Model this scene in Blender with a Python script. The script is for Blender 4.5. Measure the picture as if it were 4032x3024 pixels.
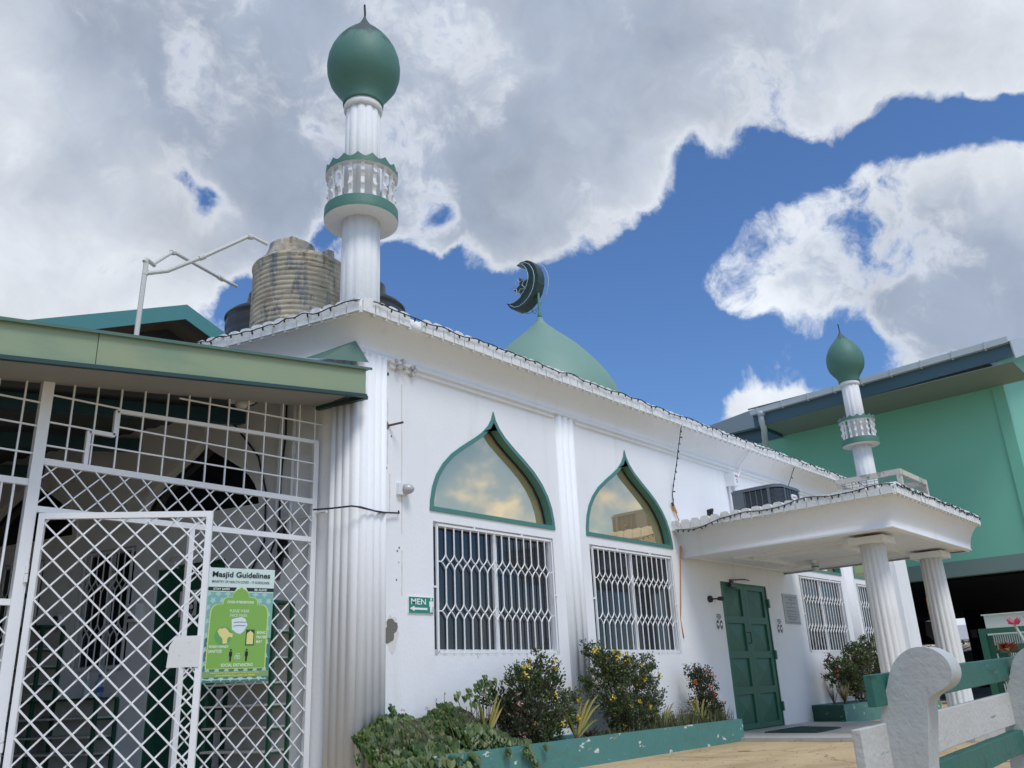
import bpy, math, random
from mathutils import Vector, Matrix, noise
from mathutils.geometry import tessellate_polygon
for o in list(bpy.data.objects): bpy.data.objects.remove(o)
random.seed(7)
sc=bpy.context.scene
R=math.radians
# ------------------------------------------------------------------ camera, sky, sun
ZO=0.79                      # the yard is z = 0; measurements below are taken from eye level
cam=bpy.data.cameras.new('camera'); co=bpy.data.objects.new('camera',cam); sc.collection.objects.link(co)
m=Matrix(((0.66617824,-0.22324134,-0.71159669,0),(-0.74444276,-0.25642916,-0.61648120,0),(-0.04485005,0.94042936,-0.33701793,0),(0,0,0,1)))
co.matrix_world=Matrix.Translation((0,0,ZO))@m
cam.sensor_fit='HORIZONTAL'; cam.sensor_width=36; cam.lens=3342.4/4032*36; cam.clip_start=.05; cam.clip_end=3000
sc.camera=co
sc.render.resolution_x=1024; sc.render.resolution_y=768
sc.view_settings.view_transform='Standard'; sc.view_settings.look='None'; sc.view_settings.exposure=0.0; sc.view_settings.gamma=1
SUN_EL=R(58); SUN_AZ=R(200)          # azimuth measured from +Y clockwise
sd=Vector((math.sin(SUN_AZ)*math.cos(SUN_EL),math.cos(SUN_AZ)*math.cos(SUN_EL),math.sin(SUN_EL)))
sl=bpy.data.lights.new('sun','SUN'); sl.energy=1.9; sl.angle=R(18); sl.color=(1,.965,.91)
so=bpy.data.objects.new('sun',sl); sc.collection.objects.link(so); so.rotation_euler=sd.to_track_quat('Z','Y').to_euler(); so.location=(0,0,40)
w=bpy.data.worlds.new('World'); sc.world=w; w.use_nodes=True
nt=w.node_tree; nt.nodes.clear(); L=nt.links.new
def N(t,**k):
    n=nt.nodes.new(t)
    for a,b in k.items(): setattr(n,a,b)
    return n
out=N('ShaderNodeOutputWorld'); sky=N('ShaderNodeTexSky'); sky.sky_type='NISHITA'; sky.sun_disc=False
sky.sun_elevation=SUN_EL; sky.sun_rotation=SUN_AZ; sky.air_density=1.1; sky.dust_density=.3; sky.ozone_density=3.0
bg=N('ShaderNodeBackground'); bg.inputs[1].default_value=.112
tint=N('ShaderNodeMix',data_type='RGBA',blend_type='MULTIPLY'); tint.inputs[0].default_value=1; L(sky.outputs[0],tint.inputs[6]); tint.inputs[7].default_value=(.72,.95,1.24,1); L(tint.outputs[2],bg.inputs[0])
tc=N('ShaderNodeTexCoord')
def M(op,a,b=None,c=None,clamp=False):
    n=N('ShaderNodeMath',operation=op,use_clamp=clamp)
    for i,v in enumerate((a,b,c)):
        if v is None: continue
        if isinstance(v,(int,float)): n.inputs[i].default_value=v
        else: L(v,n.inputs[i])
    return n.outputs[0]
CLOUDS=[((0.2276, 0.7501, 0.6209), 0.1255, 0.5), ((0.3661, 0.6874, 0.6273), 0.1255, 0.55), ((0.5126, 0.5597, 0.6512), 0.1255, 0.55), ((0.6457, 0.407, 0.6461), 0.1146, 0.55), ((0.7318, 0.2332, 0.6404), 0.0982, 0.5), ((0.7912, 0.0993, 0.6034), 0.0927, 0.45), ((0.4354, 0.7012, 0.5646), 0.0818, 0.4), ((0.608, 0.5491, 0.5734), 0.0818, 0.45), ((0.6796, 0.4514, 0.5782), 0.06, 0.35), ((0.7731, 0.2348, 0.5892), 0.0436, 0.3), ((0.8208, 0.0732, 0.5665), 0.0546, 0.3), ((0.3087, 0.8012, 0.5125), 0.06, 0.26), ((0.27, 0.8407, 0.4694), 0.0546, 0.24), ((0.3796, 0.801, 0.4629), 0.0491, 0.2), ((0.6639, 0.546, 0.511), 0.0464, 0.45), ((0.5922, 0.6096, 0.527), 0.0436, 0.25), ((0.4731, 0.7172, 0.5117), 0.0491, 0.3), ((0.3381, 0.8425, 0.4195), 0.0382, 0.3), ((0.2692, 0.8809, 0.3892), 0.0436, 0.35), ((0.319, 0.8665, 0.384), 0.0436, 0.3), ((0.3741, 0.8314, 0.411), 0.0382, 0.25), ((0.4108, 0.7882, 0.4582), 0.0327, 0.22), ((0.3987, 0.8109, 0.4285), 0.0327, 0.22), ((0.4806, 0.7427, 0.4662), 0.0273, 0.25), ((0.8257, 0.3664, 0.4289), 0.0273, 0.5), ((0.8394, 0.3401, 0.4239), 0.0355, 0.6), ((0.8573, 0.2536, 0.448), 0.0327, 0.5), ((0.8515, 0.2893, 0.4374), 0.0409, 0.6), ((0.8637, 0.2202, 0.4534), 0.0409, 0.6), ((0.8812, 0.1523, 0.4476), 0.0382, 0.6), ((0.9053, 0.1146, 0.4091), 0.0491, 0.6), ((0.8863, 0.2389, 0.3968), 0.0464, 0.6), ((0.9168, 0.1711, 0.3609), 0.0436, 0.6), ((0.9318, 0.1272, 0.34), 0.0436, 0.6), ((0.8882, 0.1976, 0.4148), 0.0436, 0.5), ((0.8562, 0.3303, 0.3973), 0.0273, 0.35), ((0.8607, 0.1425, 0.4887), 0.0218, 0.3), ((0.8202, 0.3811, 0.4267), 0.0196, 0.35), ((0.8694, 0.4051, 0.283), 0.0185, 0.85), ((0.8775, 0.3827, 0.289), 0.0153, 0.7), ((0.8915, 0.3475, 0.2907), 0.0131, 0.6), ((0.7877, 0.4837, 0.3816), 0.0709, -0.7), ((0.7022, 0.5706, 0.4258), 0.0327, -0.5), ((0.6469, 0.6464, 0.4046), 0.0436, -0.5), ((0.7822, 0.3539, 0.5127), 0.0273, -0.6), ((0.7806, 0.3918, 0.4869), 0.03, -0.6), ((0.8031, 0.2971, 0.5164), 0.0245, -0.8), ((0.8175, 0.2449, 0.5213), 0.0196, -0.8), ((0.8265, 0.2032, 0.525), 0.0164, -0.8), ((0.8365, 0.1695, 0.5212), 0.0164, -0.8), ((0.8461, 0.1374, 0.515), 0.0196, -0.85), ((0.8557, 0.1027, 0.5071), 0.0196, -0.9), ((0.8608, 0.0674, 0.5044), 0.0196, -0.9), ((0.764, 0.5591, 0.322), 0.0709, -0.65), ((0.8089, 0.4764, 0.3445), 0.0436, -0.6), ((0.8941, 0.3051, 0.3277), 0.0245, -0.4), ((0.8574, 0.3706, 0.3571), 0.0153, -0.25), ((0.9068, 0.2582, 0.3332), 0.0218, -0.35), ((0.7463, 0.3816, 0.5454), 0.0109, -0.2), ((0.3932, 0.7648, 0.5104), 0.0142, -0.5), ((0.4136, 0.7564, 0.5067), 0.0098, -0.3), ((0.3264, 0.8411, 0.4313), 0.0131, -0.28), ((0.3522, 0.8247, 0.4425), 0.0131, -0.22), ((0.4592, 0.7795, 0.426), 0.0164, -0.4), ((0.5972, 0.6713, 0.439), 0.0245, -0.5), ((0.5748, 0.6618, 0.4813), 0.012, -0.3), ((0.5127, 0.6936, 0.506), 0.0131, -0.3), ((0.2217, 0.8242, 0.5211), 0.0142, -0.2), ((0.3074, 0.7992, 0.5166), 0.0109, -0.25), ((0.3594, 0.7733, 0.5224), 0.0109, -0.25), ((0.4453, 0.7934, 0.415), 0.0142, -0.35), ((0.5039, 0.707, 0.4962), 0.0109, -0.25), ((0.5918, 0.625, 0.5091), 0.012, -0.3), ((0.6248, 0.6218, 0.4721), 0.0164, -0.4)]
warp=N('ShaderNodeTexNoise'); warp.inputs['Scale'].default_value=9; warp.inputs['Detail'].default_value=5; L(tc.outputs['Generated'],warp.inputs['Vector'])
wv=N('ShaderNodeVectorMath',operation='MULTIPLY_ADD'); L(warp.outputs['Color'],wv.inputs[0]); wv.inputs[1].default_value=(.085,.085,.085); wv.inputs[2].default_value=(-.0425,-.0425,-.0425)
wva=N('ShaderNodeVectorMath',operation='ADD'); L(wv.outputs[0],wva.inputs[0]); L(tc.outputs['Generated'],wva.inputs[1])
wv2=N('ShaderNodeVectorMath',operation='NORMALIZE'); L(wva.outputs[0],wv2.inputs[0])
B=None; Bn=None
for d,s,a in CLOUDS:
    dp=N('ShaderNodeVectorMath',operation='DOT_PRODUCT'); L(wv2.outputs[0],dp.inputs[0]); dp.inputs[1].default_value=d
    e=M('EXPONENT',M('MULTIPLY',M('SUBTRACT',dp.outputs['Value'],1.0),1/(s*s)))
    if a>0: B=M('MULTIPLY',e,a) if B is None else M('MULTIPLY_ADD',e,a,B)
    else: Bn=M('MULTIPLY',e,-a) if Bn is None else M('MULTIPLY_ADD',e,-a,Bn)
B=M('SUBTRACT',M('MINIMUM',B,.56),M('MINIMUM',M('MULTIPLY',Bn,1.35),1.0))
def fb(scale,detail,rough,src=None):
    n=N('ShaderNodeTexNoise'); n.inputs['Scale'].default_value=scale; n.inputs['Detail'].default_value=detail; n.inputs['Roughness'].default_value=rough
    L(src or tc.outputs['Generated'],n.inputs['Vector']); return n.outputs['Fac']
fA=fb(5.5,12,.60,wv2.outputs[0]); fB=fb(15,10,.65,wv2.outputs[0])
dens=M('ADD',M('ADD',M('MULTIPLY',M('SUBTRACT',fA,.5),2.6),M('MULTIPLY',M('SUBTRACT',fB,.5),1.3)),M('ADD',B,-.02))
def smooth(v,a,b):
    n=N('ShaderNodeMapRange',interpolation_type='SMOOTHSTEP'); n.inputs[1].default_value=a; n.inputs[2].default_value=b; L(v,n.inputs[0]); return n.outputs[0]
mask=smooth(dens,-.12,.30)
GRAYS=[((0.2249, 0.7454, 0.6275), 0.1255, 0.5), ((0.377, 0.6868, 0.6214), 0.1309, 0.6), ((0.5493, 0.5624, 0.6181), 0.1364, 0.75), ((0.6676, 0.393, 0.6323), 0.1255, 0.6), ((0.6613, 0.5282, 0.5327), 0.0709, 0.45), ((0.7473, 0.217, 0.628), 0.0709, 0.35), ((0.8051, 0.0644, 0.5896), 0.0655, 0.3), ((0.8598, 0.3026, 0.4113), 0.0436, 0.45), ((0.8984, 0.2168, 0.3819), 0.0655, 0.7), ((0.9152, 0.1502, 0.374), 0.06, 0.6), ((0.8644, 0.2482, 0.4372), 0.0327, 0.3), ((0.934, 0.1386, 0.3292), 0.0382, 0.3), ((0.4601, 0.7169, 0.5238), 0.0436, 0.3), ((0.2697, 0.8683, 0.4162), 0.0327, 0.2)]
Gy=None
for d,s_,a in GRAYS:
    dp=N('ShaderNodeVectorMath',operation='DOT_PRODUCT'); L(wv2.outputs[0],dp.inputs[0]); dp.inputs[1].default_value=d
    e=M('EXPONENT',M('MULTIPLY',M('SUBTRACT',dp.outputs['Value'],1.0),1/(s_*s_)))
    Gy=M('MULTIPLY',e,a) if Gy is None else M('MULTIPLY_ADD',e,a,Gy)
puff=M('ADD',M('MULTIPLY',M('SUBTRACT',fb(3.6,6,.5,wv2.outputs[0]),.5),1.3),M('MULTIPLY',M('SUBTRACT',fb(10,6,.5,wv2.outputs[0]),.5),.6))
thick=smooth(M('ADD',M('MINIMUM',Gy,.85),M('ADD',puff,M('MULTIPLY',dens,.25))),.0,1.25)
thick=M('MULTIPLY',thick,smooth(dens,.0,.55))
mixc=N('ShaderNodeMix',data_type='RGBA'); L(thick,mixc.inputs[0]); mixc.inputs[6].default_value=(.82,.865,.93,1); mixc.inputs[7].default_value=(.37,.44,.565,1)
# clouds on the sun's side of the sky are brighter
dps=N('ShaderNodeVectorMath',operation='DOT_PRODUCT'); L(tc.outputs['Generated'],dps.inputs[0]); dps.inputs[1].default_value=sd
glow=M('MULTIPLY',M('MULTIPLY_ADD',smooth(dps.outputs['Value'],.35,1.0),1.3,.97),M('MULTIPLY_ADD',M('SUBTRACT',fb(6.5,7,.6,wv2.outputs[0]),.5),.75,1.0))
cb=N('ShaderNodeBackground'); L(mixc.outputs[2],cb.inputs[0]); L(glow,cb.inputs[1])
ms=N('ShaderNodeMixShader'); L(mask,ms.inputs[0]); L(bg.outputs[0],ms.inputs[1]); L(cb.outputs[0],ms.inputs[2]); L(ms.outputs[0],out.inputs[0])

# ------------------------------------------------------------------ helpers
def S(v): # srgb 0-255 -> linear tuple
    return tuple(((c/255)/12.92 if c/255<=.04045 else ((c/255+.055)/1.055)**2.4) for c in v)+(1,)
def mat(name,col,rough=.6,metal=0,var=.12,vscale=2.5,bump=0,bscale=60,layers=(),spec=.5,streak=None):
    """col linear rgb; layers: (colour, scale(xyz), lo, hi, strength) noise patches over the base paint"""
    m=bpy.data.materials.new(name); m.use_nodes=True; t=m.node_tree; b=t.nodes['Principled BSDF']; l=t.links.new
    c=tuple(col[:3])
    tcn=t.nodes.new('ShaderNodeTexCoord')
    n=t.nodes.new('ShaderNodeTexNoise'); n.inputs['Scale'].default_value=vscale; n.inputs['Detail'].default_value=8; n.inputs['Roughness'].default_value=.65
    l(tcn.outputs['Object'],n.inputs['Vector'])
    mx=t.nodes.new('ShaderNodeMix'); mx.data_type='RGBA'; l(n.outputs['Fac'],mx.inputs[0])
    mx.inputs[6].default_value=tuple(min(1,x*(1-var*1.3)) for x in c)+(1,); mx.inputs[7].default_value=tuple(min(1,x*(1+var)) for x in c)+(1,)
    cur=mx.outputs[2]
    for lc,scl,lo,hi,st in layers:
        mp=t.nodes.new('ShaderNodeMapping'); mp.inputs['Scale'].default_value=scl; mp.inputs['Location'].default_value=(random.random()*9,random.random()*9,random.random()*9); l(tcn.outputs['Object'],mp.inputs[0])
        k=t.nodes.new('ShaderNodeTexNoise'); k.inputs['Scale'].default_value=1; k.inputs['Detail'].default_value=9; k.inputs['Roughness'].default_value=.6; l(mp.outputs[0],k.inputs['Vector'])
        r=t.nodes.new('ShaderNodeMapRange'); r.inputs[1].default_value=lo; r.inputs[2].default_value=hi; r.inputs[4].default_value=st; l(k.outputs['Fac'],r.inputs[0])
        x=t.nodes.new('ShaderNodeMix'); x.data_type='RGBA'; l(r.outputs[0],x.inputs[0]); l(cur,x.inputs[6]); x.inputs[7].default_value=tuple(lc[:3])+(1,); cur=x.outputs[2]
    l(cur,b.inputs['Base Color']); b.inputs['Roughness'].default_value=rough; b.inputs['Metallic'].default_value=metal; b.inputs['Specular IOR Level'].default_value=spec
    if bump:
        k=t.nodes.new('ShaderNodeTexNoise'); k.inputs['Scale'].default_value=bscale; k.inputs['Detail'].default_value=6; l(tcn.outputs['Object'],k.inputs['Vector'])
        bp=t.nodes.new('ShaderNodeBump'); bp.inputs['Strength'].default_value=bump; bp.inputs['Distance'].default_value=.02; l(k.outputs['Fac'],bp.inputs['Height']); l(bp.outputs[0],b.inputs['Normal'])
    return m
def leafmat(name,c1,c2,c3,trans=.25):
    m=bpy.data.materials.new(name); m.use_nodes=True; t=m.node_tree; b=t.nodes['Principled BSDF']; l=t.links.new
    g=t.nodes.new('ShaderNodeNewGeometry'); r=t.nodes.new('ShaderNodeValToRGB'); l(g.outputs['Random Per Island'],r.inputs[0])
    r.color_ramp.elements[0].color=c1+(1,); r.color_ramp.elements[1].color=c3+(1,); e=r.color_ramp.elements.new(.55); e.color=c2+(1,)
    l(r.outputs[0],b.inputs['Base Color']); b.inputs['Roughness'].default_value=.42
    tr=t.nodes.new('ShaderNodeBsdfTranslucent'); l(r.outputs[0],tr.inputs[0]); mx=t.nodes.new('ShaderNodeMixShader'); mx.inputs[0].default_value=trans
    l(b.outputs[0],mx.inputs[1]); l(tr.outputs[0],mx.inputs[2]); l(mx.outputs[0],t.nodes['Material Output'].inputs[0]); return m
WO={}
class G:
    """collects faces; built as ONE mesh object"""
    def __init__(s,fr=None): s.v=[]; s.f=[]; s.mi=[]; s.cm=0; s.sm=set(); s.fr=fr; s.smooth=False
    def P(s,p):
        q=s.fr(*p) if s.fr else p
        s.v.append((q[0],q[1],q[2]+ZO)); return len(s.v)-1
    def F(s,ids):
        s.f.append(tuple(ids)); s.mi.append(s.cm)
        if s.smooth: s.sm.add(len(s.f)-1)
    def quad(s,a,b,c,d): s.F([s.P(a),s.P(b),s.P(c),s.P(d)])
    def poly(s,pts): s.F([s.P(p) for p in pts])
    def box(s,x0,x1,y0,y1,z0,z1,f=None):
        f=f or (lambda x,y,z:(x,y,z))
        i=[s.P(f(x,y,z)) for x in (x0,x1) for y in (y0,y1) for z in (z0,z1)]
        for q in ((0,1,3,2),(4,6,7,5),(0,4,5,1),(2,3,7,6),(0,2,6,4),(1,5,7,3)): s.F([i[k] for k in q])
    def prism(s,pl,a,b,axis='w',holes=()):
        """polygon (u,v) extruded along the third axis from a to b"""
        mk={'w':lambda p,d:(p[0],p[1],d),'x':lambda p,d:(d,p[0],p[1]),'y':lambda p,d:(p[0],d,p[1]),'z':lambda p,d:(p[0],p[1],d)}[axis]
        loops=[list(pl)]+[list(h) for h in holes]; ids=[]
        for d in (a,b): ids.append([[s.P(mk(p,d)) for p in lp] for lp in loops])
        sm=s.smooth; s.smooth=False
        tris=tessellate_polygon([[Vector((p[0],p[1],0)) for p in lp] for lp in loops])
        for k in (0,1):
            flat=[i for lp in ids[k] for i in lp]
            for t in tris: s.F([flat[j] for j in (t if k else t[::-1])])
        s.smooth=sm
        for lp in range(len(loops)):
            n=len(loops[lp])
            for i in range(n):
                j=(i+1)%n; s.F([ids[0][lp][i],ids[0][lp][j],ids[1][lp][j],ids[1][lp][i]])
    def tube(s,pts,r,n=6,closed=False,caps=True):
        pts=[Vector(p) for p in pts]; m=len(pts); rings=[]; up=None
        for i,p in enumerate(pts):
            if closed: t=pts[(i+1)%m]-pts[i-1]
            else: t=pts[min(i+1,m-1)]-pts[max(i-1,0)]
            if t.length<1e-9: t=Vector((0,0,1))
            t.normalize()
            if up is None: up=Vector((0,0,1)) if abs(t.z)<.9 else Vector((1,0,0))
            a=t.cross(up)
            if a.length<1e-4: a=t.cross(Vector((1,0,0)))
            a.normalize(); b=a.cross(t).normalized(); up=b
            rr=r[i] if isinstance(r,(list,tuple)) else r
            rings.append([s.P(tuple(p+(a*math.cos(2*math.pi*(k+.5)/n)+b*math.sin(2*math.pi*(k+.5)/n))*rr)) for k in range(n)])
        for i in range(m if closed else m-1):
            A=rings[i];Bq=rings[(i+1)%m]
            for k in range(n): s.F([A[k],A[(k+1)%n],Bq[(k+1)%n],Bq[k]])
        if caps and not closed:
            sm=s.smooth; s.smooth=False; s.F(rings[0][::-1]); s.F(rings[-1]); s.smooth=sm
    def bar(s,a,b,r): s.tube([a,b],r*1.2,4)
    def lathe(s,cx,cy,prof,n=32,flute=0,depth=0,a0=0,caps=True):
        rings=[]
        for r,z in prof:
            ring=[]
            for k in range(n):
                th=2*math.pi*k/n+a0; rr=r
                if flute: rr=r*(1-depth*(1-abs(math.sin(flute*th/2))**.8))
                ring.append(s.P((cx+rr*math.cos(th),cy+rr*math.sin(th),z)))
            rings.append(ring)
        for i in range(len(rings)-1):
            for k in range(n): s.F([rings[i][k],rings[i][(k+1)%n],rings[i+1][(k+1)%n],rings[i+1][k]])
        if caps:
            sm=s.smooth; s.smooth=False; s.F(rings[0][::-1]); s.F(rings[-1]); s.smooth=sm
    def sweep(s,path,prof,side=1,cap=True):
        """profile (offset, z) along a 2D path with mitred corners; side=+1 offsets to the right of travel"""
        m=len(path); rings=[]
        for i in range(m):
            p=Vector(path[i]); ds=[]
            if i>0: ds.append((p-Vector(path[i-1])).normalized())
            if i<m-1: ds.append((Vector(path[i+1])-p).normalized())
            ns=[Vector((d.y,-d.x))*side for d in ds]; k=sum(ns,Vector((0,0))); k=k/k.length; k=k/max(.2,k.dot(ns[0]))
            rings.append([s.P((p.x+k.x*o,p.y+k.y*o,z)) for o,z in prof])
        for i in range(m-1):
            for j in range(len(prof)-1): s.F([rings[i][j],rings[i+1][j],rings[i+1][j+1],rings[i][j+1]])
        if cap: s.F(rings[0]); s.F(rings[-1][::-1])
def build(name,g,mats,parent=None,label=None,cat=None,group=None,kind=None,origin=None):
    me=bpy.data.meshes.new(name)
    if parent is not None: wo=WO[parent.name]
    elif origin is not None: wo=Vector(origin)
    else:
        xs=[v[0] for v in g.v]; ys=[v[1] for v in g.v]; zs=[v[2] for v in g.v]
        wo=Vector(((min(xs)+max(xs))/2,(min(ys)+max(ys))/2,min(zs)))
    me.from_pydata([(v[0]-wo.x,v[1]-wo.y,v[2]-wo.z) for v in g.v],[],g.f)
    for mm in (mats if isinstance(mats,(list,tuple)) else [mats]): me.materials.append(mm)
    me.polygons.foreach_set('material_index',g.mi)
    if g.sm: me.polygons.foreach_set('use_smooth',[i in g.sm for i in range(len(g.f))])
    me.update()
    o=bpy.data.objects.new(name,me); sc.collection.objects.link(o)
    if parent is not None: o.parent=parent; o.location=(0,0,0)
    else: o.location=wo
    WO[o.name]=wo; tag(o,label,cat,group,kind); return o
def tag(o,label=None,cat=None,group=None,kind=None):
    if label: o['label']=label
    if cat: o['category']=cat
    if group: o['group']=group
    if kind: o['kind']=kind
def empty(name,loc,label,cat,group=None):
    o=bpy.data.objects.new(name,None); o.empty_display_size=.2; sc.collection.objects.link(o)
    o.location=(loc[0],loc[1],loc[2]+ZO); WO[o.name]=Vector(o.location); tag(o,label,cat,group); return o
def kids(o): return [c for c in bpy.data.objects if c.parent==o]
def copy_tree(o,parent=None,delta=(0,0,0),label=None):
    c=o.copy(); sc.collection.objects.link(c); c.parent=parent
    if parent is None: c.location=o.location+Vector(delta)
    else: c.location=o.location+Vector(delta)
    WO[c.name]=WO[o.name]+Vector(delta)
    if label: c['label']=label
    for k in kids(o): copy_tree(k,c)
    return c
def frame(ox,oy,ux,uy,nx,ny): return lambda u,v,w:(ox+ux*u+nx*w, oy+uy*u+ny*w, v)
FAC=frame(0,6.46,1,0,0,-1)                       # facade: u = x, v = height, w = out towards the yard
CX,CY=5.1,6.46; LU=(-.267,.964); LN=(-.964,-.267)
LW=frame(CX,CY,LU[0],LU[1],LN[0],LN[1])          # left side wall of the mosque: u runs back from the corner
def rect(a,b,c,d): return [(a,c),(b,c),(b,d),(a,d)]
def text(g,s,u0,u1,v0,v1,w,weight=.02):
    cu=bpy.data.curves.new('t','FONT'); cu.body=s; cu.offset=weight; cu.resolution_u=3; ob=bpy.data.objects.new('t',cu); sc.collection.objects.link(ob)
    dg=bpy.context.evaluated_depsgraph_get(); me=bpy.data.meshes.new_from_object(ob.evaluated_get(dg))
    vs=[v.co for v in me.vertices]
    if vs:
        x0=min(v.x for v in vs);x1=max(v.x for v in vs);y0=min(v.y for v in vs);y1=max(v.y for v in vs)
        ids=[g.P((u0+(v.x-x0)/(x1-x0)*(u1-u0), v0+(v.y-y0)/max(1e-6,(y1-y0))*(v1-v0), w)) for v in vs]
        for p in me.polygons: g.F([ids[i] for i in p.vertices])
    bpy.data.objects.remove(ob); bpy.data.meshes.remove(me)

# ------------------------------------------------------------------ materials
plaster=mat('white_plaster',(.80,.81,.82),.7,var=.035,vscale=1.6,bump=.12,bscale=26,layers=[((.58,.58,.55),(5,5,.5),.56,.82,.38),((.64,.61,.54),(11,11,.35),.62,.85,.4),((.50,.50,.48),(1.2,1.2,1.6),.60,.9,.25)])
trimw=mat('weathered_white',(.74,.75,.74),.8,var=.06,bump=.35,bscale=45,layers=[((.30,.30,.27),(9,9,5),.55,.78,.6),((.13,.13,.12),(22,22,14),.66,.82,.55)])
colw=mat('column_plaster',(.74,.73,.70),.75,var=.04,bump=.2,bscale=30,layers=[((.45,.42,.36),(14,14,1.2),.55,.85,.4)])
teal=mat('teal_trim',S((74,126,118))[:3],.45,var=.08,bump=.05,layers=[((.03,.08,.07),(8,8,8),.66,.8,.3)])
domeg=mat('dome_green_paint',S((84,134,116))[:3],.42,var=.07,bump=.12,bscale=30,layers=[((.10,.21,.16),(1.5,1.5,7),.5,.85,.35)])
bigdome=mat('pale_dome_green',S((112,146,132))[:3],.55,var=.05,bump=.15,bscale=18,layers=[((.10,.2,.15),(2,2,6),.6,.85,.4)])
doorg=mat('door_green',S((44,98,78))[:3],.45,var=.06,bump=.08,bscale=40)
goldglass=mat('gold_mirror_glass',(.95,.74,.45),.03,metal=.80,var=0)
darkglass=mat('dark_window_glass',(.012,.016,.022),.06,var=.05,spec=.8)
whitemetal=mat('white_painted_steel',(.78,.79,.80),.4,var=.03,layers=[((.30,.22,.15),(18,18,9),.70,.82,.35)])
whitealu=mat('white_aluminium',(.74,.76,.78),.4,var=.02)
blackpl=mat('black_plastic',(.015,.016,.018),.45,var=.1)
wire=mat('black_cable',(.014,.016,.02),.6)
roofm=mat('roof_concrete',(.4,.4,.38),.9,var=.15)
raw=mat('bare_cement',(.22,.21,.19),.9,var=.2,bump=.5,bscale=40)

# ------------------------------------------------------------------ ground
sand=mat('washed_sandy_concrete',S((196,174,134))[:3],.9,var=.16,vscale=55,bump=.5,bscale=160,layers=[(S((158,134,98)),(.6,1.6,1),.42,.66,.7),(S((206,184,146)),(1.2,3,1),.5,.75,.6),(S((112,92,66)),(60,60,1),.62,.74,.45),(S((120,104,80)),(3,.5,1),.62,.7,.35)])
g=G(); n=24
g.quad((-60,-60,-.79),(160,-60,-.79),(160,160,-.79),(-60,160,-.79)); build('ground',g,sand,kind='structure')
tile=mat('grey_floor_tile',S((176,174,168))[:3],.5,var=.1,vscale=9,layers=[((.22,.20,.17),(2,6,1),.58,.75,.3)])
g=G()
# thin cracks across the old concrete
t=sand.node_tree; l=t.links.new; b=t.nodes['Principled BSDF']; src=b.inputs['Base Color'].links[0].from_socket
tcn=t.nodes.new('ShaderNodeTexCoord'); nz=t.nodes.new('ShaderNodeTexNoise'); nz.inputs['Scale'].default_value=1.6; nz.inputs['Detail'].default_value=6; l(tcn.outputs['Object'],nz.inputs['Vector'])
va=t.nodes.new('ShaderNodeVectorMath'); va.operation='MULTIPLY_ADD'; l(nz.outputs['Color'],va.inputs[0]); va.inputs[1].default_value=(.9,.9,0); l(tcn.outputs['Object'],va.inputs[2])
vo=t.nodes.new('ShaderNodeTexVoronoi'); vo.feature='DISTANCE_TO_EDGE'; vo.inputs['Scale'].default_value=.42; l(va.outputs[0],vo.inputs['Vector'])
mr=t.nodes.new('ShaderNodeMapRange'); mr.inputs[1].default_value=.003; mr.inputs[2].default_value=.007; mr.inputs[3].default_value=.75; mr.inputs[4].default_value=0; l(vo.outputs['Distance'],mr.inputs[0])
mx=t.nodes.new('ShaderNodeMix'); mx.data_type='RGBA'; l(mr.outputs[0],mx.inputs[0]); l(src,mx.inputs[6]); mx.inputs[7].default_value=(.09,.07,.05,1); l(mx.outputs[2],b.inputs['Base Color'])
g=G()
xs=[10.95+.52*i for i in range(8)]; ys=[2.98+.5*i for i in range(8)]
for i in range(7):
    for j in range(7):
        dx=random.uniform(-.018,.018) if i==0 else 0
        g.box(xs[i]+dx,xs[i+1]-.006,ys[j],ys[j+1]-.006,-.788,-.745+random.uniform(-.002,.002))
build('porch_floor',g,tile,kind='structure')
g=G(); g.prism([(-2.5,6.75),(4.95,6.75),(3.3,13.0),(-2.5,13.0)],-.789,-.770,'z'); build('side_entrance_dimming_floor',g,mat('added_dark_floor',(.085,.075,.07),.5,var=.2),kind='structure')  # dark floor added to cut the bounce light under the canopy
g=G(); g.box(24.4,60,4.3,30,-.789,-.775); build('undercroft_dimming_slab',g,mat('added_dark_slab',(.045,.045,.045),.9,var=.2),kind='structure')  # dark slab added to keep ground bounce off the undercroft ceiling
# ------------------------------------------------------------------ the mosque
mosque=empty('mosque',(12.9,6.46,-.79),'white single-storey mosque with green onion arches, fluted pilasters and a scalloped eave','mosque')
ARCH=[(1.04,1.79),(1.032,1.90),(1.0,2.05),(.94,2.19),(.84,2.33),(.70,2.465),(.52,2.59),(.345,2.70),(.20,2.80),(.095,2.90),(.035,2.99),(0,3.09)]
def arch(cx,s=1,dz=0,k=1): 
    r=[(cx+a*s,(z-1.79)*k+1.79+dz) for a,z in ARCH]; return r+[(2*cx-x,z) for x,z in r[-2::-1]]
def inset(pl,d):
    n=len(pl); o=[]; area=sum(pl[i][0]*pl[(i+1)%n][1]-pl[(i+1)%n][0]*pl[i][1] for i in range(n)); sg=1 if area>0 else -1
    for i in range(n):
        a=Vector(pl[i-1]);b=Vector(pl[i]);c=Vector(pl[(i+1)%n]); d1=(b-a).normalized();d2=(c-b).normalized()
        n1=Vector((-d1.y,d1.x))*sg;n2=Vector((-d2.y,d2.x))*sg; k=n1+n2; k=k/k.length; k=k/max(.45,k.dot(n1)); o.append(tuple(b+k*d))
    return o
WIN=[(6.09,8.075),(8.81,10.78),(15.06,17.03),(17.80,19.78)]
holes=[rect(a,b,.335,1.685) for a,b in WIN]+[arch((a+b)/2,.985) for a,b in WIN]+[rect(12.12,13.68,-.78,1.41)]
g=G(FAC); g.prism(rect(5.1,20.7,-.79,3.5),0,-.24,'w',holes); build('front_wall',g,plaster,mosque)
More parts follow.
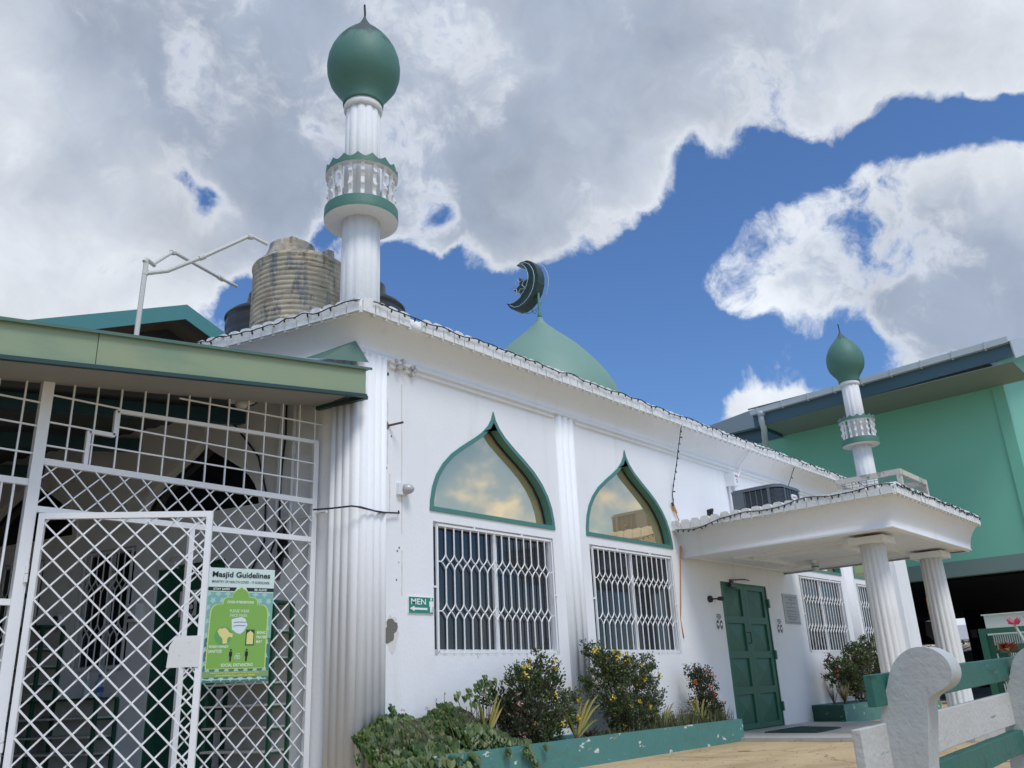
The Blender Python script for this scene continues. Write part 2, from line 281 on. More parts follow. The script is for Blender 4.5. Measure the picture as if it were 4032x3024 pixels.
# left wall (arch over a door, windows, second arch) in its own oblique frame
lh=[rect(1.65,2.63,-.78,1.39),rect(2.97,3.82,.36,1.67),rect(4.47,5.32,.36,1.67),arch(2.1,.9,.04,.8),arch(4.9,.9,.04,.8)]
g=G(LW); g.prism(rect(0.0,9.5,-.79,3.5),0,-.24,'w',lh); build('side_wall',g,plaster,mosque)
BLx,BLy=CX+LU[0]*9.5,CY+LU[1]*9.5; BRx=25.8-BLx
g=G(); g.prism([(20.7,6.46),(BRx,BLy),(BRx-.24,BLy),(20.46,6.46)],-.79,3.5,'z'); build('side_wall',g,plaster,mosque)
g=G(); g.box(BLx,BRx,BLy-.2,BLy,-.79,3.5); build('back_wall',g,plaster,mosque)
g=G(); g.prism([(5.25,6.62),(20.55,6.62),(BRx-.2,BLy-.2),(BLx+.2,BLy-.2)],3.5,3.62,'z'); build('roof_slab',g,roofm,mosque)
# coved cornice + scalloped lip
PATH=[(BLx,BLy),(CX,CY),(20.7,6.46),(BRx,BLy)]
COVE=[(-.1,3.30),(.05,3.30),(.052,3.335),(.03,3.34),(.04,3.40),(.065,3.46),(.11,3.525),(.17,3.585),(.235,3.622),(.27,3.634),(.27,3.74),(-.1,3.74)]
g=G(); g.smooth=True; g.sweep(PATH,COVE,1); build('cornice',g,plaster,mosque)
def scallops(g,path,z0,o0,side=1,skip=None,pitch=.16,h=.15):
    """run of little rounded blocks along an eave lip"""
    m=len(path)
    def off(i):
        p=Vector(path[i]); ds=[]
        if i>0: ds.append((p-Vector(path[i-1])).normalized())
        if i<m-1: ds.append((Vector(path[i+1])-p).normalized())
        ns=[Vector((d.y,-d.x))*side for d in ds]; k=sum(ns,Vector((0,0))); k=k/k.length; k=k/k.dot(ns[0]); return p+k*o0
    for i in range(m-1):
        a=off(i);b=off(i+1); d=b-a; Ln=d.length; d.normalize(); nn=Vector((d.y,-d.x))*side; cnt=round(Ln/pitch); pp=Ln/cnt
        for k in range(cnt):
            s0=k*pp; c=a+d*(s0+pp/2)
            if skip and skip(c): continue
            wd=pp-.013; e=random.uniform(-.006,.006); t=random.uniform(-.006,.006)
            pl=[(0,z0-.004),(0,z0+h-.04+e),(.012,z0+h-.014+e),(.035,z0+h+e),(wd-.045,z0+h+e+t),(wd-.015,z0+h-.012+e),(wd,z0+h-.04+e),(wd,z0-.004)]
            fr=lambda u,v,w,s0=s0:(a.x+d.x*(s0+u)+nn.x*w,a.y+d.y*(s0+u)+nn.y*w,v)
            old=g.fr; g.fr=fr; g.prism(pl,-.07,.028+random.uniform(-.004,.004),'w')
            g.prism([(wd-.006,z0+.05),(wd+.019,z0+.05),(wd+.026,z0-.022),(wd-.014,z0-.022)],-.02,.014,'w')
            g.fr=old
g=G(); scallops(g,PATH,3.634,.27,skip=lambda c:c.y<6.4 and 5.50<c.x<5.66); build('scalloped_edge',g,trimw,mosque)
# pilasters
def flutes(u0,u1,nr,w0,amp,st=6):
    pl=[(u0,-.01)]; n=nr*st
    for i in range(n+1):
        s=i/n; env=min(1,min(s,1-s)*nr*2+.25); pl.append((u0+(u1-u0)*s,(w0+amp*abs(math.sin(math.pi*nr*s))**.8)*env))
    return pl+[(u1,-.01)]
for a,b,nn in ((8.26,8.63,3),(17.24,17.62,3),(10.9,11.0,1)):
    if nn==1: continue
    g=G(lambda u,w,v:FAC(u,v,w)); g.smooth=True; g.prism(flutes(a,b,nn,.022,.026),-.79,3.31,'w'); build('pilaster',g,plaster,mosque)
def corner_pilaster(mirror):
    pts=[]; n=78
    La,Lb=.33,.34; Rr=.10; Lt=La+Lb
    for i in range(n+1):
        s=i/n*Lt; wv=.017*abs(math.sin(math.pi*8*i/n))**.9; e=min(1,min(i/n,1-i/n)*18+.15); w_=(.045+wv)*e
        # blend across the corner
        if s<La-Rr: q=Vector((CX+LU[0]*(La-s),CY+LU[1]*(La-s))); nv=Vector(LN)
        elif s>La+Rr: q=Vector((CX+(s-La),CY)); nv=Vector((0,-1))
        else:
            t=(s-La+Rr)/(2*Rr); p0=Vector((CX+LU[0]*Rr,CY+LU[1]*Rr)); p2=Vector((CX+Rr,CY)); p1=Vector((CX,CY))
            q=p0*(1-t)**2+p1*2*t*(1-t)+p2*t*t; nv=(Vector(LN)*(1-t)+Vector((0,-1))*t).normalized()
        pts.append(tuple(q+nv*w_))
    pts+= [(CX+Lb,CY+.01),(CX+.05,CY+.05),(CX+LU[0]*La+.02,CY+LU[1]*La)]
    if mirror: pts=[(25.8-x,y) for x,y in pts]
    g=G(); g.smooth=True; g.prism(pts,-.79,3.32,'z'); build('pilaster',g,plaster,mosque)
corner_pilaster(False)
# far corner is a plain square pier
g=G(); g.box(19.98,20.78,6.33,6.6,-.79,3.31); build('pilaster',g,plaster,mosque)
# twin-bead moulding under the cornice, broken at the pilasters
MP=[(-.01,3.235),(.012,3.237),(.03,3.248),(.034,3.262),(.02,3.272),(.014,3.28),(.024,3.29),(.05,3.296),(.058,3.312),(.045,3.326),(-.01,3.332)]
for a,b in ((5.47,8.22),(8.67,17.2),(17.66,19.95)):
    g=G(); g.sweep([(a,6.46),(b,6.46)],MP,1); build('moulding',g,plaster,mosque)
# chipped plaster at its left end
g=G(FAC)
for k in range(16):
    u=5.5+random.uniform(0,.34); v=3.27+random.uniform(-.05,.05)+(.03 if .1<u-5.5<.2 else 0); r=random.uniform(.015,.035)
    pl=[(u+r*random.uniform(.6,1)*math.cos(a*math.pi/4),v+r*random.uniform(.6,1)*math.sin(a*math.pi/4)) for a in range(8)]; g.prism(pl,-.005,.05+random.uniform(0,.03),'w')
build('broken_moulding',g,mat('chipped_plaster',(.5,.49,.47),.9,var=.25,bump=.8,bscale=50),mosque)
# bare patch, old screw holes, rust marks on the wall
def blob(g,u,v,ru,rv,w0,w1,n=22,rg=.35):
    pl=[]; ph=random.uniform(0,9)
    for i in range(n):
        a=2*math.pi*i/n; k=1+rg*noise.noise(Vector((math.cos(a)*1.6+ph,math.sin(a)*1.6,ph)))*1.8+random.uniform(-.08,.08)
        pl.append((u+ru*k*math.cos(a),v+rv*k*math.sin(a)))
    g.prism(pl,w0,w1,'w')
g=G(FAC); blob(g,5.515,.56,.072,.11,-.003,.0045); g.cm=1; blob(g,5.52,.545,.085,.135,-.004,.0022)
build('bare_patch',g,[mat('bare_render',(.17,.165,.155),.95,bump=.5),mat('flaked_edge',(.7,.68,.63),.9)],mosque)
rusth=mat('rusty_hole',(.06,.045,.04),.9); rustr=mat('rust_run',(.66,.62,.54),.9,var=.12,vscale=20)
for u,v,r in ((5.445,2.155,.018),(5.425,1.347,.008),(5.60,1.33,.008),(5.625,1.365,.008),(5.43,1.04,.008),(5.59,1.05,.007),(5.62,1.22,.005),(5.47,3.17,.016),(5.35,-.155,.014),(5.52,2.5,.008)):
    g=G(FAC); blob(g,u,v,r,r*1.2,-.003,.003,10); build('screw_hole',g,rusth,mosque)
for u,v0,v1,wd in ((5.47,2.2,2.9,.006),(5.66,1.5,3.1,.007),(5.50,1.7,2.1,.005),(5.66,.9,1.34,.006),(5.42,.9,1.3,.006)):
    pl=[];n=14
    for i in range(n): pl.append((u+random.uniform(-.004,.004)-wd,v0+(v1-v0)*i/(n-1)))
    for i in range(n-1,-1,-1): pl.append((u+random.uniform(-.004,.004)+wd,v0+(v1-v0)*i/(n-1)))
    g=G(FAC); g.prism(pl,-.003,.0018,'w'); build('rust_streak',g,rustr,mosque)

# windows -------------------------------------------------------------
def curve_bar(x,sgn,va,hh,half):
    pts=[]
    for i in range(-6,7):
        t=1-abs(i)/6; pts.append((x+sgn*half*t**1.7,va+hh*i/6,0.0))
    return pts
def window(fr,u0,u1,v0,v1,nb,parent,deep=.10,label=None):
    f=.045; g=G(fr); um=u0+(u1-u0)*.5
    g.prism(rect(u0,u1,v0,v1),-deep,-deep+.05,'w',[rect(u0+f,um-.03,v0+f+.02,v1-f),rect(um+.03,u1-f,v0+f+.02,v1-f)])
    wn=build('window',g,whitealu,parent,label)
    for a,b in ((u0+f,um-.03),(um+.03,u1-f)):
        g=G(fr); g.box(a-.01,b+.01,v0+f,v1-f+.01,-deep+.012,-deep+.02); build('pane',g,darkglass,wn)
    # wavy burglar-proof grille
    g=G(fr); a,b,c,d=u0+.05,u1-.045,v0+.035,v1-.035; r=.0085; w=.0
    for p in (((a,c,w),(b,c,w)),((a,d,w),(b,d,w)),((a,c,w),(a,d,w)),((b,c,w),(b,d,w))): g.bar(p[0],p[1],.013)
    for t in (.3,.72):
        g.bar((a+(b-a)*t,d,w),(a+(b-a)*t,v1+.01,w),.011); g.bar((a+(b-a)*t,c,w),(a+(b-a)*t,v0-.01,w),.011)
    for q,e in ((a,u0-.01),(b,u1+.01)): g.bar((q,(c+d)/2,w),(e,(c+d)/2,w),.011)
    H=d-c; vA=c+H*.705; vB=c+H*.315; hh=.088; pc=(b-a)/nb
    for k in range(1,nb):
        x=a+pc*k
        for p,q in ((c,vB-hh),(vB+hh,vA-hh),(vA+hh,d)): g.tube([(x,p,w),(x,q,w)],r,5)
        for va in (vA,vB):
            for sg in (-1,1): g.tube(curve_bar(x,sg,va,hh,pc/2),r*.9,5)
    for va in (vA,vB):
        g.bar((a,va,w),(a+pc/2,va,w),.007); g.bar((b,va,w),(b-pc/2,va,w),.007)
    build('grille',g,whitemetal,wn)
    return wn
for a,b in WIN: window(FAC,a,b,.335,1.685,15,mosque)
window(LW,2.97,3.82,.36,1.67,7,mosque); window(LW,4.47,5.32,.36,1.67,7,mosque)
def arch_window(fr,pl,parent,mt,glass,deep=.15,wd=.048,proud=.014):
    g=G(fr); inn=inset(pl,wd); g.prism(pl,-deep,proud,'w',[inn]); aw=build('arch_window',g,mt,parent)
    g=G(fr); g.prism(inset(pl,wd-.012),-deep+.03,-deep+.038,'w'); build('pane',g,glass,aw)
    g=G(fr); g.prism(inset(pl,wd-.002),-deep+.04,-deep+.055,'w',[inset(pl,wd+.018)]); build('bead',g,blackpl,aw)
for a,b in WIN: arch_window(FAC,arch((a+b)/2),mosque,teal,goldglass)
for c in (2.1,4.9): arch_window(LW,arch(c,.92,.04,.82),mosque,plaster,darkglass,.15,.075,.02)

# double door -----------------------------------------------------------
def panel_door(fr,u0,u1,v0,v1,nleaf,parent,w=-.02,label=None):
    g=G(fr); g.prism(rect(u0,u1,v0,v1),-.10,w+.012,'w',[rect(u0+.02,u1-.02,v0+.001,v1-.02)]); dr=build('door',g,doorg,parent,label)
    lw=(u1-u0-.04)/nleaf; H=v1-v0-.03
    for k in range(nleaf):
        a=u0+.02+lw*k+.002; b=a+lw-.004; rows=[(.035+.245*i,.035+.245*i+.195) for i in range(4)]; m=.105
        hl=[rect(a+m,b-m,v0+.01+H*r0,v0+.01+H*r1) for r0,r1 in rows]
        g=G(fr); g.prism(rect(a,b,v0+.008,v1-.022),w-.045,w,'w',hl)
        for h in hl:
            (x0,y0),(x1,_),(_,y1),_=h; xm=(x0+x1)/2; ym=(y0+y1)/2; e=.025
            fr_=[(x0,y0,w-.03),(x1,y0,w-.03),(x1,y1,w-.03),(x0,y1,w-.03)]
            inn=[(x0+e,y0+e,w-.028),(x1-e,y0+e,w-.028),(x1-e,y1-e,w-.028),(x0+e,y1-e,w-.028)]
            for i in range(4): g.quad(fr_[i],fr_[(i+1)%4],inn[(i+1)%4],inn[i])
            for i in range(4): g.poly([inn[i],inn[(i+1)%4],(xm,ym,w-.004)])
        build('door_leaf',g,doorg,dr)
    return dr
door=panel_door(FAC,12.12,13.68,-.745,1.41,2,mosque)
g=G(FAC); g.tube([(12.855,.50,-.02),(12.855,.50,.03),(12.855,.66,.03),(12.855,.66,-.02)],.009,6); build('handle',g,blackpl,door)
g=G(FAC); g.box(12.40,12.62,1.33,1.40,-.02,.04); g.box(12.42,12.47,1.40,1.45,-.02,.05); g.tube([(12.45,1.44,.03),(12.72,1.455,.12),(13.06,1.47,.02)],.011,5); build('door_closer',g,mat('closer_metal',(.10,.10,.10),.4,metal=.6),door)
for v in (1.13,.32,-.46):
    g=G(FAC); g.box(13.665,13.71,v-.07,v+.07,-.02,.018); build('hinge',g,doorg,door)
sdoor=panel_door(LW,1.65,2.63,-.745,1.39,1,mosque,-.05)
g=G(LW); g.box(2.35,2.58,1.36,1.43,-.05,.02); g.tube([(2.45,1.43,.0),(2.3,1.47,.10),(1.95,1.48,.02)],.01,5); build('door_closer',g,whitemetal,sdoor)

# roof domes -----------------------------------------------------------------
DX,DY=12.9,10.31
prof=[(1.35,3.62),(1.36,4.15),(1.42,4.25),(1.56,4.7),(1.62,5.1),(1.585,5.4),(1.49,5.65),(1.36,5.9),(1.17,6.17),(.98,6.40),(.80,6.60),(.56,6.82),(.40,6.96),(.26,7.09),(.15,7.20),(.08,7.29),(.05,7.37)]
g=G(); g.smooth=True; g.lathe(DX,DY,prof,56); dome=build('dome',g,bigdome,mosque)
g=G(); g.tube([(DX,DY,7.33),(DX,DY,7.95)],.028,8); g.tube([(DX,DY,7.40),(DX,DY,7.47)],.045,8); build('pole',g,domeg,dome)
outer=[(10.79,8.75),(10.67,8.785),(10.48,8.765),(10.36,8.69),(10.28,8.58),(10.225,8.45),(10.20,8.30),(10.215,8.13),(10.28,7.96),(10.40,7.81),(10.56,7.71),(10.73,7.665),(10.88,7.69),(11.02,7.79),(11.13,7.95)]
inner=[(11.03,7.905),(10.93,7.895),(10.81,7.92),(10.71,7.965),(10.61,8.04),(10.515,8.14),(10.465,8.27),(10.46,8.41),(10.495,8.53),(10.555,8.62),(10.64,8.70)]
g=G(); g.prism(outer+inner,12.79,13.01,'x'); cres=build('crescent',g,mat('crescent_green',(.018,.045,.04),.4,var=.2),dome)
neon=mat('neon_tube',(.42,.48,.48),.3)
g=G()
for xx in (12.74,13.06):
    a=[((p[0]-10.66)*.88+10.67,(p[1]-8.22)*.88+8.22) for p in outer[1:-1]]; g.tube([(xx,p[0],p[1]) for p in a],.008,5)
    a=[((p[0]-10.66)*1.0+10.64,(p[1]-8.26)*1.04+8.26) for p in inner]; g.tube([(xx,p[0],p[1]) for p in a],.008,5)
g.tube([(13.08,p[0]-.05,p[1]) for p in outer[3:13]],.010,5)
build('neon_tube',g,neon,cres)
def star(cy,cz,ro,ri,rot=0): return [(cy+(ro if i%2==0 else ri)*math.sin(math.pi*i/5+rot),cz+(ro if i%2==0 else ri)*math.cos(math.pi*i/5+rot)) for i in range(10)]
g=G(); g.prism(star(10.66,8.20,.27,.115,.35),12.82,12.98,'x'); st=build('star',g,cres.data.materials[0],dome)
g=G(); g.tube([(12.72,p[0],p[1]) for p in star(10.69,8.19,.215,.09,.35)],.010,5,closed=True); build('neon_tube',g,neon,st)
g=G(); g.tube([(12.9,10.50,8.02),(12.9,10.66,8.12)],.02,5); build('bracket',g,blackpl,st)
g=G(); g.tube([(12.8,10.45,7.95),(12.78,10.43,7.72),(12.8,10.42,7.52),(12.82,10.36,7.45),(12.86,10.34,7.55)],.007,4); build('loose_cable',g,wire,cres)

# minarets -----------------------------------------------------------------
stainm=mat('minaret_dome_paint',S((72,116,104))[:3],.58,var=.07,bump=.12,bscale=25,layers=[((.09,.19,.15),(2,2,9),.5,.85,.3)])
def add_top_stain(m,zlo,zhi):
    t=m.node_tree; l=t.links.new; b=t.nodes['Principled BSDF']; src=b.inputs['Base Color'].links[0].from_socket
    tcn=t.nodes.new('ShaderNodeTexCoord'); sp=t.nodes.new('ShaderNodeSeparateXYZ'); l(tcn.outputs['Object'],sp.inputs[0])
    mp=t.nodes.new('ShaderNodeMapping'); mp.inputs['Scale'].default_value=(9,9,2.2); l(tcn.outputs['Object'],mp.inputs[0])
    k=t.nodes.new('ShaderNodeTexNoise'); k.inputs['Scale'].default_value=1; k.inputs['Detail'].default_value=8; l(mp.outputs[0],k.inputs['Vector'])
    a=t.nodes.new('ShaderNodeMath'); a.operation='MULTIPLY_ADD'; l(k.outputs['Fac'],a.inputs[0]); a.inputs[1].default_value=.9; l(sp.outputs['Z'],a.inputs[2])
    r=t.nodes.new('ShaderNodeMapRange'); r.interpolation_type='SMOOTHSTEP'; r.inputs[1].default_value=zlo; r.inputs[2].default_value=zhi; r.inputs[4].default_value=.9; l(a.outputs[0],r.inputs[0])
    x=t.nodes.new('ShaderNodeMix'); x.data_type='RGBA'; l(r.outputs[0],x.inputs[0]); l(src,x.inputs[6]); x.inputs[7].default_value=(.028,.042,.042,1); l(x.outputs[2],b.inputs['Base Color'])
mw=mat('minaret_plaster',(.70,.71,.71),.75,var=.05,bump=.25,bscale=24,layers=[((.42,.43,.41),(14,14,1.0),.55,.82,.4)])
def minaret(x,y):
    g=G(); g.smooth=True
    g.lathe(x,y,[(.225,3.5),(.218,5.16)],96,12,.06); g.lathe(x,y,[(.212,5.28),(.206,6.78)],96,12,.075)
    mn=build('minaret',g,mw,mosque)
    mn.data.transform(Matrix.Translation((-(x-12.9),-(y-6.46),0))); mn.location=(x-12.9,y-6.46,0); WO[mn.name]=Vector((x,y,0))
    g=G(); g.smooth=True; g.lathe(x,y,[(.215,6.68),(.232,6.70),(.235,6.745),(.225,6.76),(.225,6.80)],48); build('neck_ring',g,mw,mn)
    g=G(); g.smooth=True
    g.lathe(x,y,[(.22,6.775),(.243,6.775),(.246,6.80),(.25,6.86),(.285,6.935),(.345,7.02),(.41,7.12),(.443,7.24),(.45,7.36),(.435,7.48),(.40,7.59),(.35,7.69),(.285,7.785),(.22,7.865),(.16,7.93),(.105,7.99),(.06,8.055),(.03,8.115),(.012,8.17)],48)
    build('onion_dome',g,stainm,mn)
    g=G(); g.tube([(x,y,8.13),(x+.004,y,8.22),(x-.003,y+.003,8.36)],.014,6); build('spike',g,blackpl,mn)
    g=G(); g.smooth=True; g.lathe(x,y,[(.20,5.145),(.41,5.145),(.425,5.15)],64,caps=False); g.cm=1; g.smooth=False; g.lathe(x,y,[(.425,5.15),(.428,5.19),(.425,5.295)],64,caps=False); g.cm=0; g.lathe(x,y,[(.425,5.295),(.2,5.30)],64,caps=False); build('balcony',g,[mw,teal2],mn)
    # crown ring with wavy top
    g=G(); n=160; r0,r1=.40,.422
    for k in range(n):
        t0=2*math.pi*k/n;t1=2*math.pi*(k+1)/n
        def zt(t): u=(t*16/(2*math.pi))%1; return 5.795+.055*abs(2*u-1)**1.5
        P_=lambda r,t,z:(x+r*math.cos(t),y+r*math.sin(t),z)
        g.cm=1; g.quad(P_(r1,t0,5.74),P_(r1,t1,5.74),P_(r1,t1,zt(t1)),P_(r1,t0,zt(t0))); g.quad(P_(r0,t1,5.74),P_(r0,t0,5.74),P_(r0,t0,zt(t0)),P_(r0,t1,zt(t1))); g.quad(P_(r1,t0,zt(t0)),P_(r1,t1,zt(t1)),P_(r0,t1,zt(t1)),P_(r0,t0,zt(t0)))
        g.cm=0; g.quad(P_(.335,t0,5.738),P_(.335,t1,5.738),P_(r1,t1,5.738),P_(r1,t0,5.738)); g.quad(P_(.335,t0,5.738),P_(.335,t0,5.775),P_(.335,t1,5.775),P_(.335,t1,5.738)); g.quad(P_(.335,t0,5.775),P_(r0,t0,5.775),P_(r0,t1,5.775),P_(.335,t1,5.775))
    build('crown_ring',g,[mw,teal2],mn)
    # carved balusters
    pr=[(.352,5.295),(.395,5.295),(.402,5.315),(.378,5.335),(.372,5.38),(.388,5.43),(.405,5.445),(.405,5.46),(.40,5.463),(.40,5.475),(.378,5.495),(.372,5.55),(.388,5.60),(.405,5.615),(.405,5.63),(.395,5.635),(.395,5.65),(.382,5.66),(.380,5.69),(.392,5.739),(.352,5.739)]
    b0=None
    for k in range(17):
        if b0 is None:
            b0=G(); b0.prism(pr,-.021,.021,'y'); bo=build('baluster',b0,mw,mn); bo.data.transform(Matrix.Translation((x,y,0))); 
        else:
            bo2=bo.copy(); sc.collection.objects.link(bo2); bo2.parent=mn; bo2.rotation_euler=(0,0,2*math.pi*k/17); WO[bo2.name]=WO[bo.name]
    return mn
teal2=mat('minaret_ring_green',S((76,122,108))[:3],.5,var=.08,bump=.15,layers=[((.04,.10,.08),(6,6,6),.6,.8,.4)])
plainm=stainm.copy(); plainm.name='minaret_dome_paint_clean'; add_top_stain(stainm,8.74,9.0); add_top_stain(plainm,9.1,9.4)
mn=minaret(5.43,6.9)
mn2=mn.copy(); sc.collection.objects.link(mn2); mn2.parent=mosque; mn2.location=mn.location+Vector((20.62-5.43,6.77-6.9,0)); WO[mn2.name]=WO[mn.name]
for k in kids(mn):
    c=k.copy(); sc.collection.objects.link(c); c.parent=mn2
    if k.name.startswith('onion_dome'): c.data=c.data.copy(); c.data.materials[0]=plainm

# entrance porch ---------------------------------------------------------------------------
PP=[(11.04,6.46),(11.04,3.43),(14.55,3.43),(14.55,6.46)]
g=G(); g.prism([(11.07,6.45),(11.07,3.46),(14.52,3.46),(14.52,6.45)],1.70,2.12,'z'); porch=build('porch_roof',g,plaster,mosque)
PC=[(-.06,1.655),(-.03,1.655),(-.028,1.668),(.0,1.67),(.0,1.69),(-.012,1.70),(.0,1.78),(.018,1.86),(.05,1.94),(.09,2.01),(.13,2.052),(.145,2.06),(.145,2.145),(-.06,2.145)]
g=G(); g.smooth=True; g.sweep(PP,PC,1); build('cornice',g,plaster,porch)
g=G(); scallops(g,PP,2.06,.145,1,h=.135); build('scalloped_edge',g,trimw,porch)
g=G()
for d,z in ((.10,1.69),(.75,1.665),(1.05,1.64)):
    a,b,c,e=11.04+d,14.55-d,3.43+d,6.46-d*.6; o=[(a,c),(b,c),(b,e),(a,e)]; g.prism(o,1.705,z-.012 if d<.5 else z,'z',[inset(o,.05 if d>.5 else .03)])
build('ceiling_moulding',g,plaster,porch)
def column(x,y,lab=None):
    g=G(); g.smooth=True; g.lathe(x,y,[(.185,-.76),(.182,-.5),(.172,.6),(.158,1.585)],96,14,.10); c=build('column',g,colw,mosque)
    g=G(); g.box(x-.235,x+.235,y-.23,y+.23,1.575,1.66); build('capital',g,plaster,c)
    g=G(); g.smooth=True; g.lathe(x,y,[(.21,-.76),(.215,-.72),(.20,-.69),(.185,-.685)],48); build('column_base',g,colw,c)
column(11.66,3.93); column(14.12,3.93)
# ------------------------------------------------------------------ entrance gate screen on the left
GY=6.9; gs=empty('gate_screen',(3.4,GY,-.79),'white steel screen of square grid and diamond lattice filling the covered side entrance','gate screen')
GF=frame(0,GY,1,0,0,-1)
def topz(x): return 2.80+.07+.137*(x-5.0)
def sq(g,a,b,r): g.bar(a,b,r)
def part(nm,fn,parent=gs,fr=GF,m=whitemetal):
    g=G(fr); fn(g); return build(nm,g,m,parent)
part('post',lambda g:g.box(2.30,2.385,-.79,topz(2.34),-.03,.03))
part('post',lambda g:g.box(4.875,4.93,-.79,2.42,-.022,.022))
part('post',lambda g:g.box(.30,.37,-.79,topz(.33),-.03,.03))
part('rail',lambda g:g.box(2.385,4.875,1.785,1.835,-.02,.02))
part('rail',lambda g:g.box(2.385,4.875,1.415,1.462,-.02,.02))
part('rail',lambda g:g.box(.37,2.30,1.61,1.66,-.02,.02))
part('rail',lambda g:g.box(.37,2.30,.725,.77,-.02,.02))
part('jamb',lambda g:g.box(3.63,3.675,-.79,1.415,-.02,.02))
def steps(g):
    for a,b in (((2.70,1.835),(2.70,2.115)),((2.70,2.115),(2.905,2.115)),((2.905,2.115),(2.905,2.33)),((2.905,2.33),(4.93,2.42))):
        sq(g,(a[0],a[1],0),(b[0],b[1],0),.020)
part('stepped_rail',steps)
def grid(g):
    xs=[2.547,2.736,2.93,3.13,3.335,3.53,3.73,3.925,4.125,4.31,4.505,4.70,4.885]
    for x in xs: sq(g,(x,1.83,.0),(x,topz(x),.0),.0075)
    for z,a,b in ((2.35,2.385,2.93),(2.127,2.385,2.70),(1.938,2.385,2.70)): sq(g,(a,z,.012),(b,z,.012),.0075)
    for (a,za),(b,zb) in (((3.43,2.557),(4.97,2.609)),((2.905,2.192),(4.88,2.193)),((2.70,2.004),(4.88,2.009))): sq(g,(a,za,.012),(b,zb,.012),.0075)
    sq(g,(.2,topz(.2),0),(4.95,topz(4.95),0),.012)
    for x in [2.19-.19*i for i in range(10)]:
        sq(g,(x,1.66,0),(x,topz(x),0),.0075)
    for z in (2.27,2.08,1.86): sq(g,(.37,z,.012),(2.30,z,.012),.0075)
part('grid_bars',grid)
part('vertical_bars',lambda g:[sq(g,(2.21-.085*i,.77,0),(2.21-.085*i,1.61,0),.009) for i in range(22)])
def lattice(g,x0,x1,z0,z1,p,ph,r=.0062,w=0.0):
    """45-degree bars clipped to a rectangle"""
    for sg in (1,-1):
        n0=int((-(x1-x0)-(z1-z0))/p)-3
        for k in range(n0,-n0+6):
            c=k*p+ph; pts=[]
            # line: z = z1 + c - sg*(x-x0)... intersections
            for x in (x0,x1):
                z=(z1+c-(x-x0)) if sg>0 else (z0+c+(x-x0)) 
                if z0<=z<=z1: pts.append((x,z))
            for z in (z0,z1):
                x=(x0+z1+c-z) if sg>0 else (x0+z-z0-c)
                if x0<x<x1: pts.append((x,z))
            if len(pts)>=2:
                a,b=min(pts),max(pts)
                if b[0]-a[0]>.02: sq(g,(a[0],a[1],w+(.007 if sg>0 else -.007)),(b[0],b[1],w+(.007 if sg>0 else -.007)),r)
part('lattice',lambda g:lattice(g,2.385,4.875,1.462,1.785,.192,.02))
part('lattice',lambda g:lattice(g,3.675,4.875,-.77,1.415,.187,.05))
part('lattice',lambda g:lattice(g,.37,2.30,-.77,.725,.187,.05))
# the gate leaf, swung open towards the yard
ga=R(-39.2); LF=frame(2.405,GY-.045,math.cos(ga),math.sin(ga),math.sin(ga),-math.cos(ga))
leaf=empty('gate_leaf',(2.405,GY-.045,-.79),'white steel lattice gate leaf standing open in front of the screen, with square lock plate','gate')
def leaffr(g): g.prism(rect(0,1.255,-.74,1.40),-.02,.02,'w',[rect(.045,1.21,-.695,1.355)])
part('leaf_frame',leaffr,leaf,LF)
part('lattice',lambda g:lattice(g,.045,1.21,-.695,1.355,.187,-.03,.0068),leaf,LF)
part('lock_plate',lambda g:g.prism([(1.01,.25),(1.235,.25),(1.235,.47),(1.06,.47),(1.02,.40)],.021,.027,'w'),leaf,LF,mat('lock_plate_paint',(.70,.70,.69),.5,layers=[((.35,.30,.24),(25,25,25),.62,.75,.5)]))
for z in (.95,-.2):
    part('hinge',lambda g:(g.tube([(-.03,z-.06,.012),(-.03,z,.012)],.015,8),g.tube([(-.03,z+.005,.012),(-.03,z+.07,.012)],.013,8)),leaf,LF)

# poster ------------------------------------------------------------------------------
pa=-.205; PW=.576; PH=.933; px,py,pz=3.776,6.77,1.083
til=-.032
PF=lambda u,v,w:(px+math.cos(pa)*u*PW+math.sin(pa)*w, py+math.sin(pa)*u*PW+.032*v*PH-math.cos(pa)*w, pz-v*PH)
poster=empty('poster',(px+.28,6.7,pz-PH),'green guidelines poster tied to the white lattice beside the open gate','poster')
def pp(nm,col,fn,w=0,rough=.45,**k):
    g=G(PF); fn(g); return build(nm,g,mat('poster_'+nm,S(col)[:3],rough,var=.03,**k),poster)
sheet=pp('sheet',(206,224,218),lambda g:g.prism(rect(0,1,0,1),-.002,.002,'w'))
def islam(g):
    for j in range(13):
        for i in range(8):
            cx=(i+.5*(j%2))*.14+.02; cy=.23+j*.061
            if not(.0<cx<1 and cy<.99): continue
            pl=star(cx,cy,.05,.028); pl=[(a,cy+(b-cy)*.62) for a,b in pl]
            g.prism(pl,.003,.0036,'w')
pp('backdrop',(124,172,166),lambda g:g.prism(rect(0,1,.215,.62),.002,.003,'w'))
pp('lower_backdrop',(66,120,112),lambda g:g.prism(rect(0,1,.62,1),.002,.003,'w'))
pp('star_pattern',(158,202,192),islam)
half=[(.50,.163),(.53,.178),(.575,.195),(.61,.215),(.625,.24),(.625,.26),(.66,.255),(.71,.26),(.75,.275),(.765,.30),(.765,.325),(.80,.32),(.86,.325),(.91,.345),(.935,.38),(.94,.41)]
shape=[(a,b) for a,b in half]+[(.945,.885),(.055,.885)]+[(1-a,b) for a,b in half[::-1][:-1]]
pp('yellow_border',(204,214,120),lambda g:g.prism(shape,.0036,.0045,'w'))
pp('green_panel',(126,174,80),lambda g:g.prism([((a-.5)*.965+.5,(b-.53)*.982+.53) for a,b in shape],.0045,.0055,'w'))
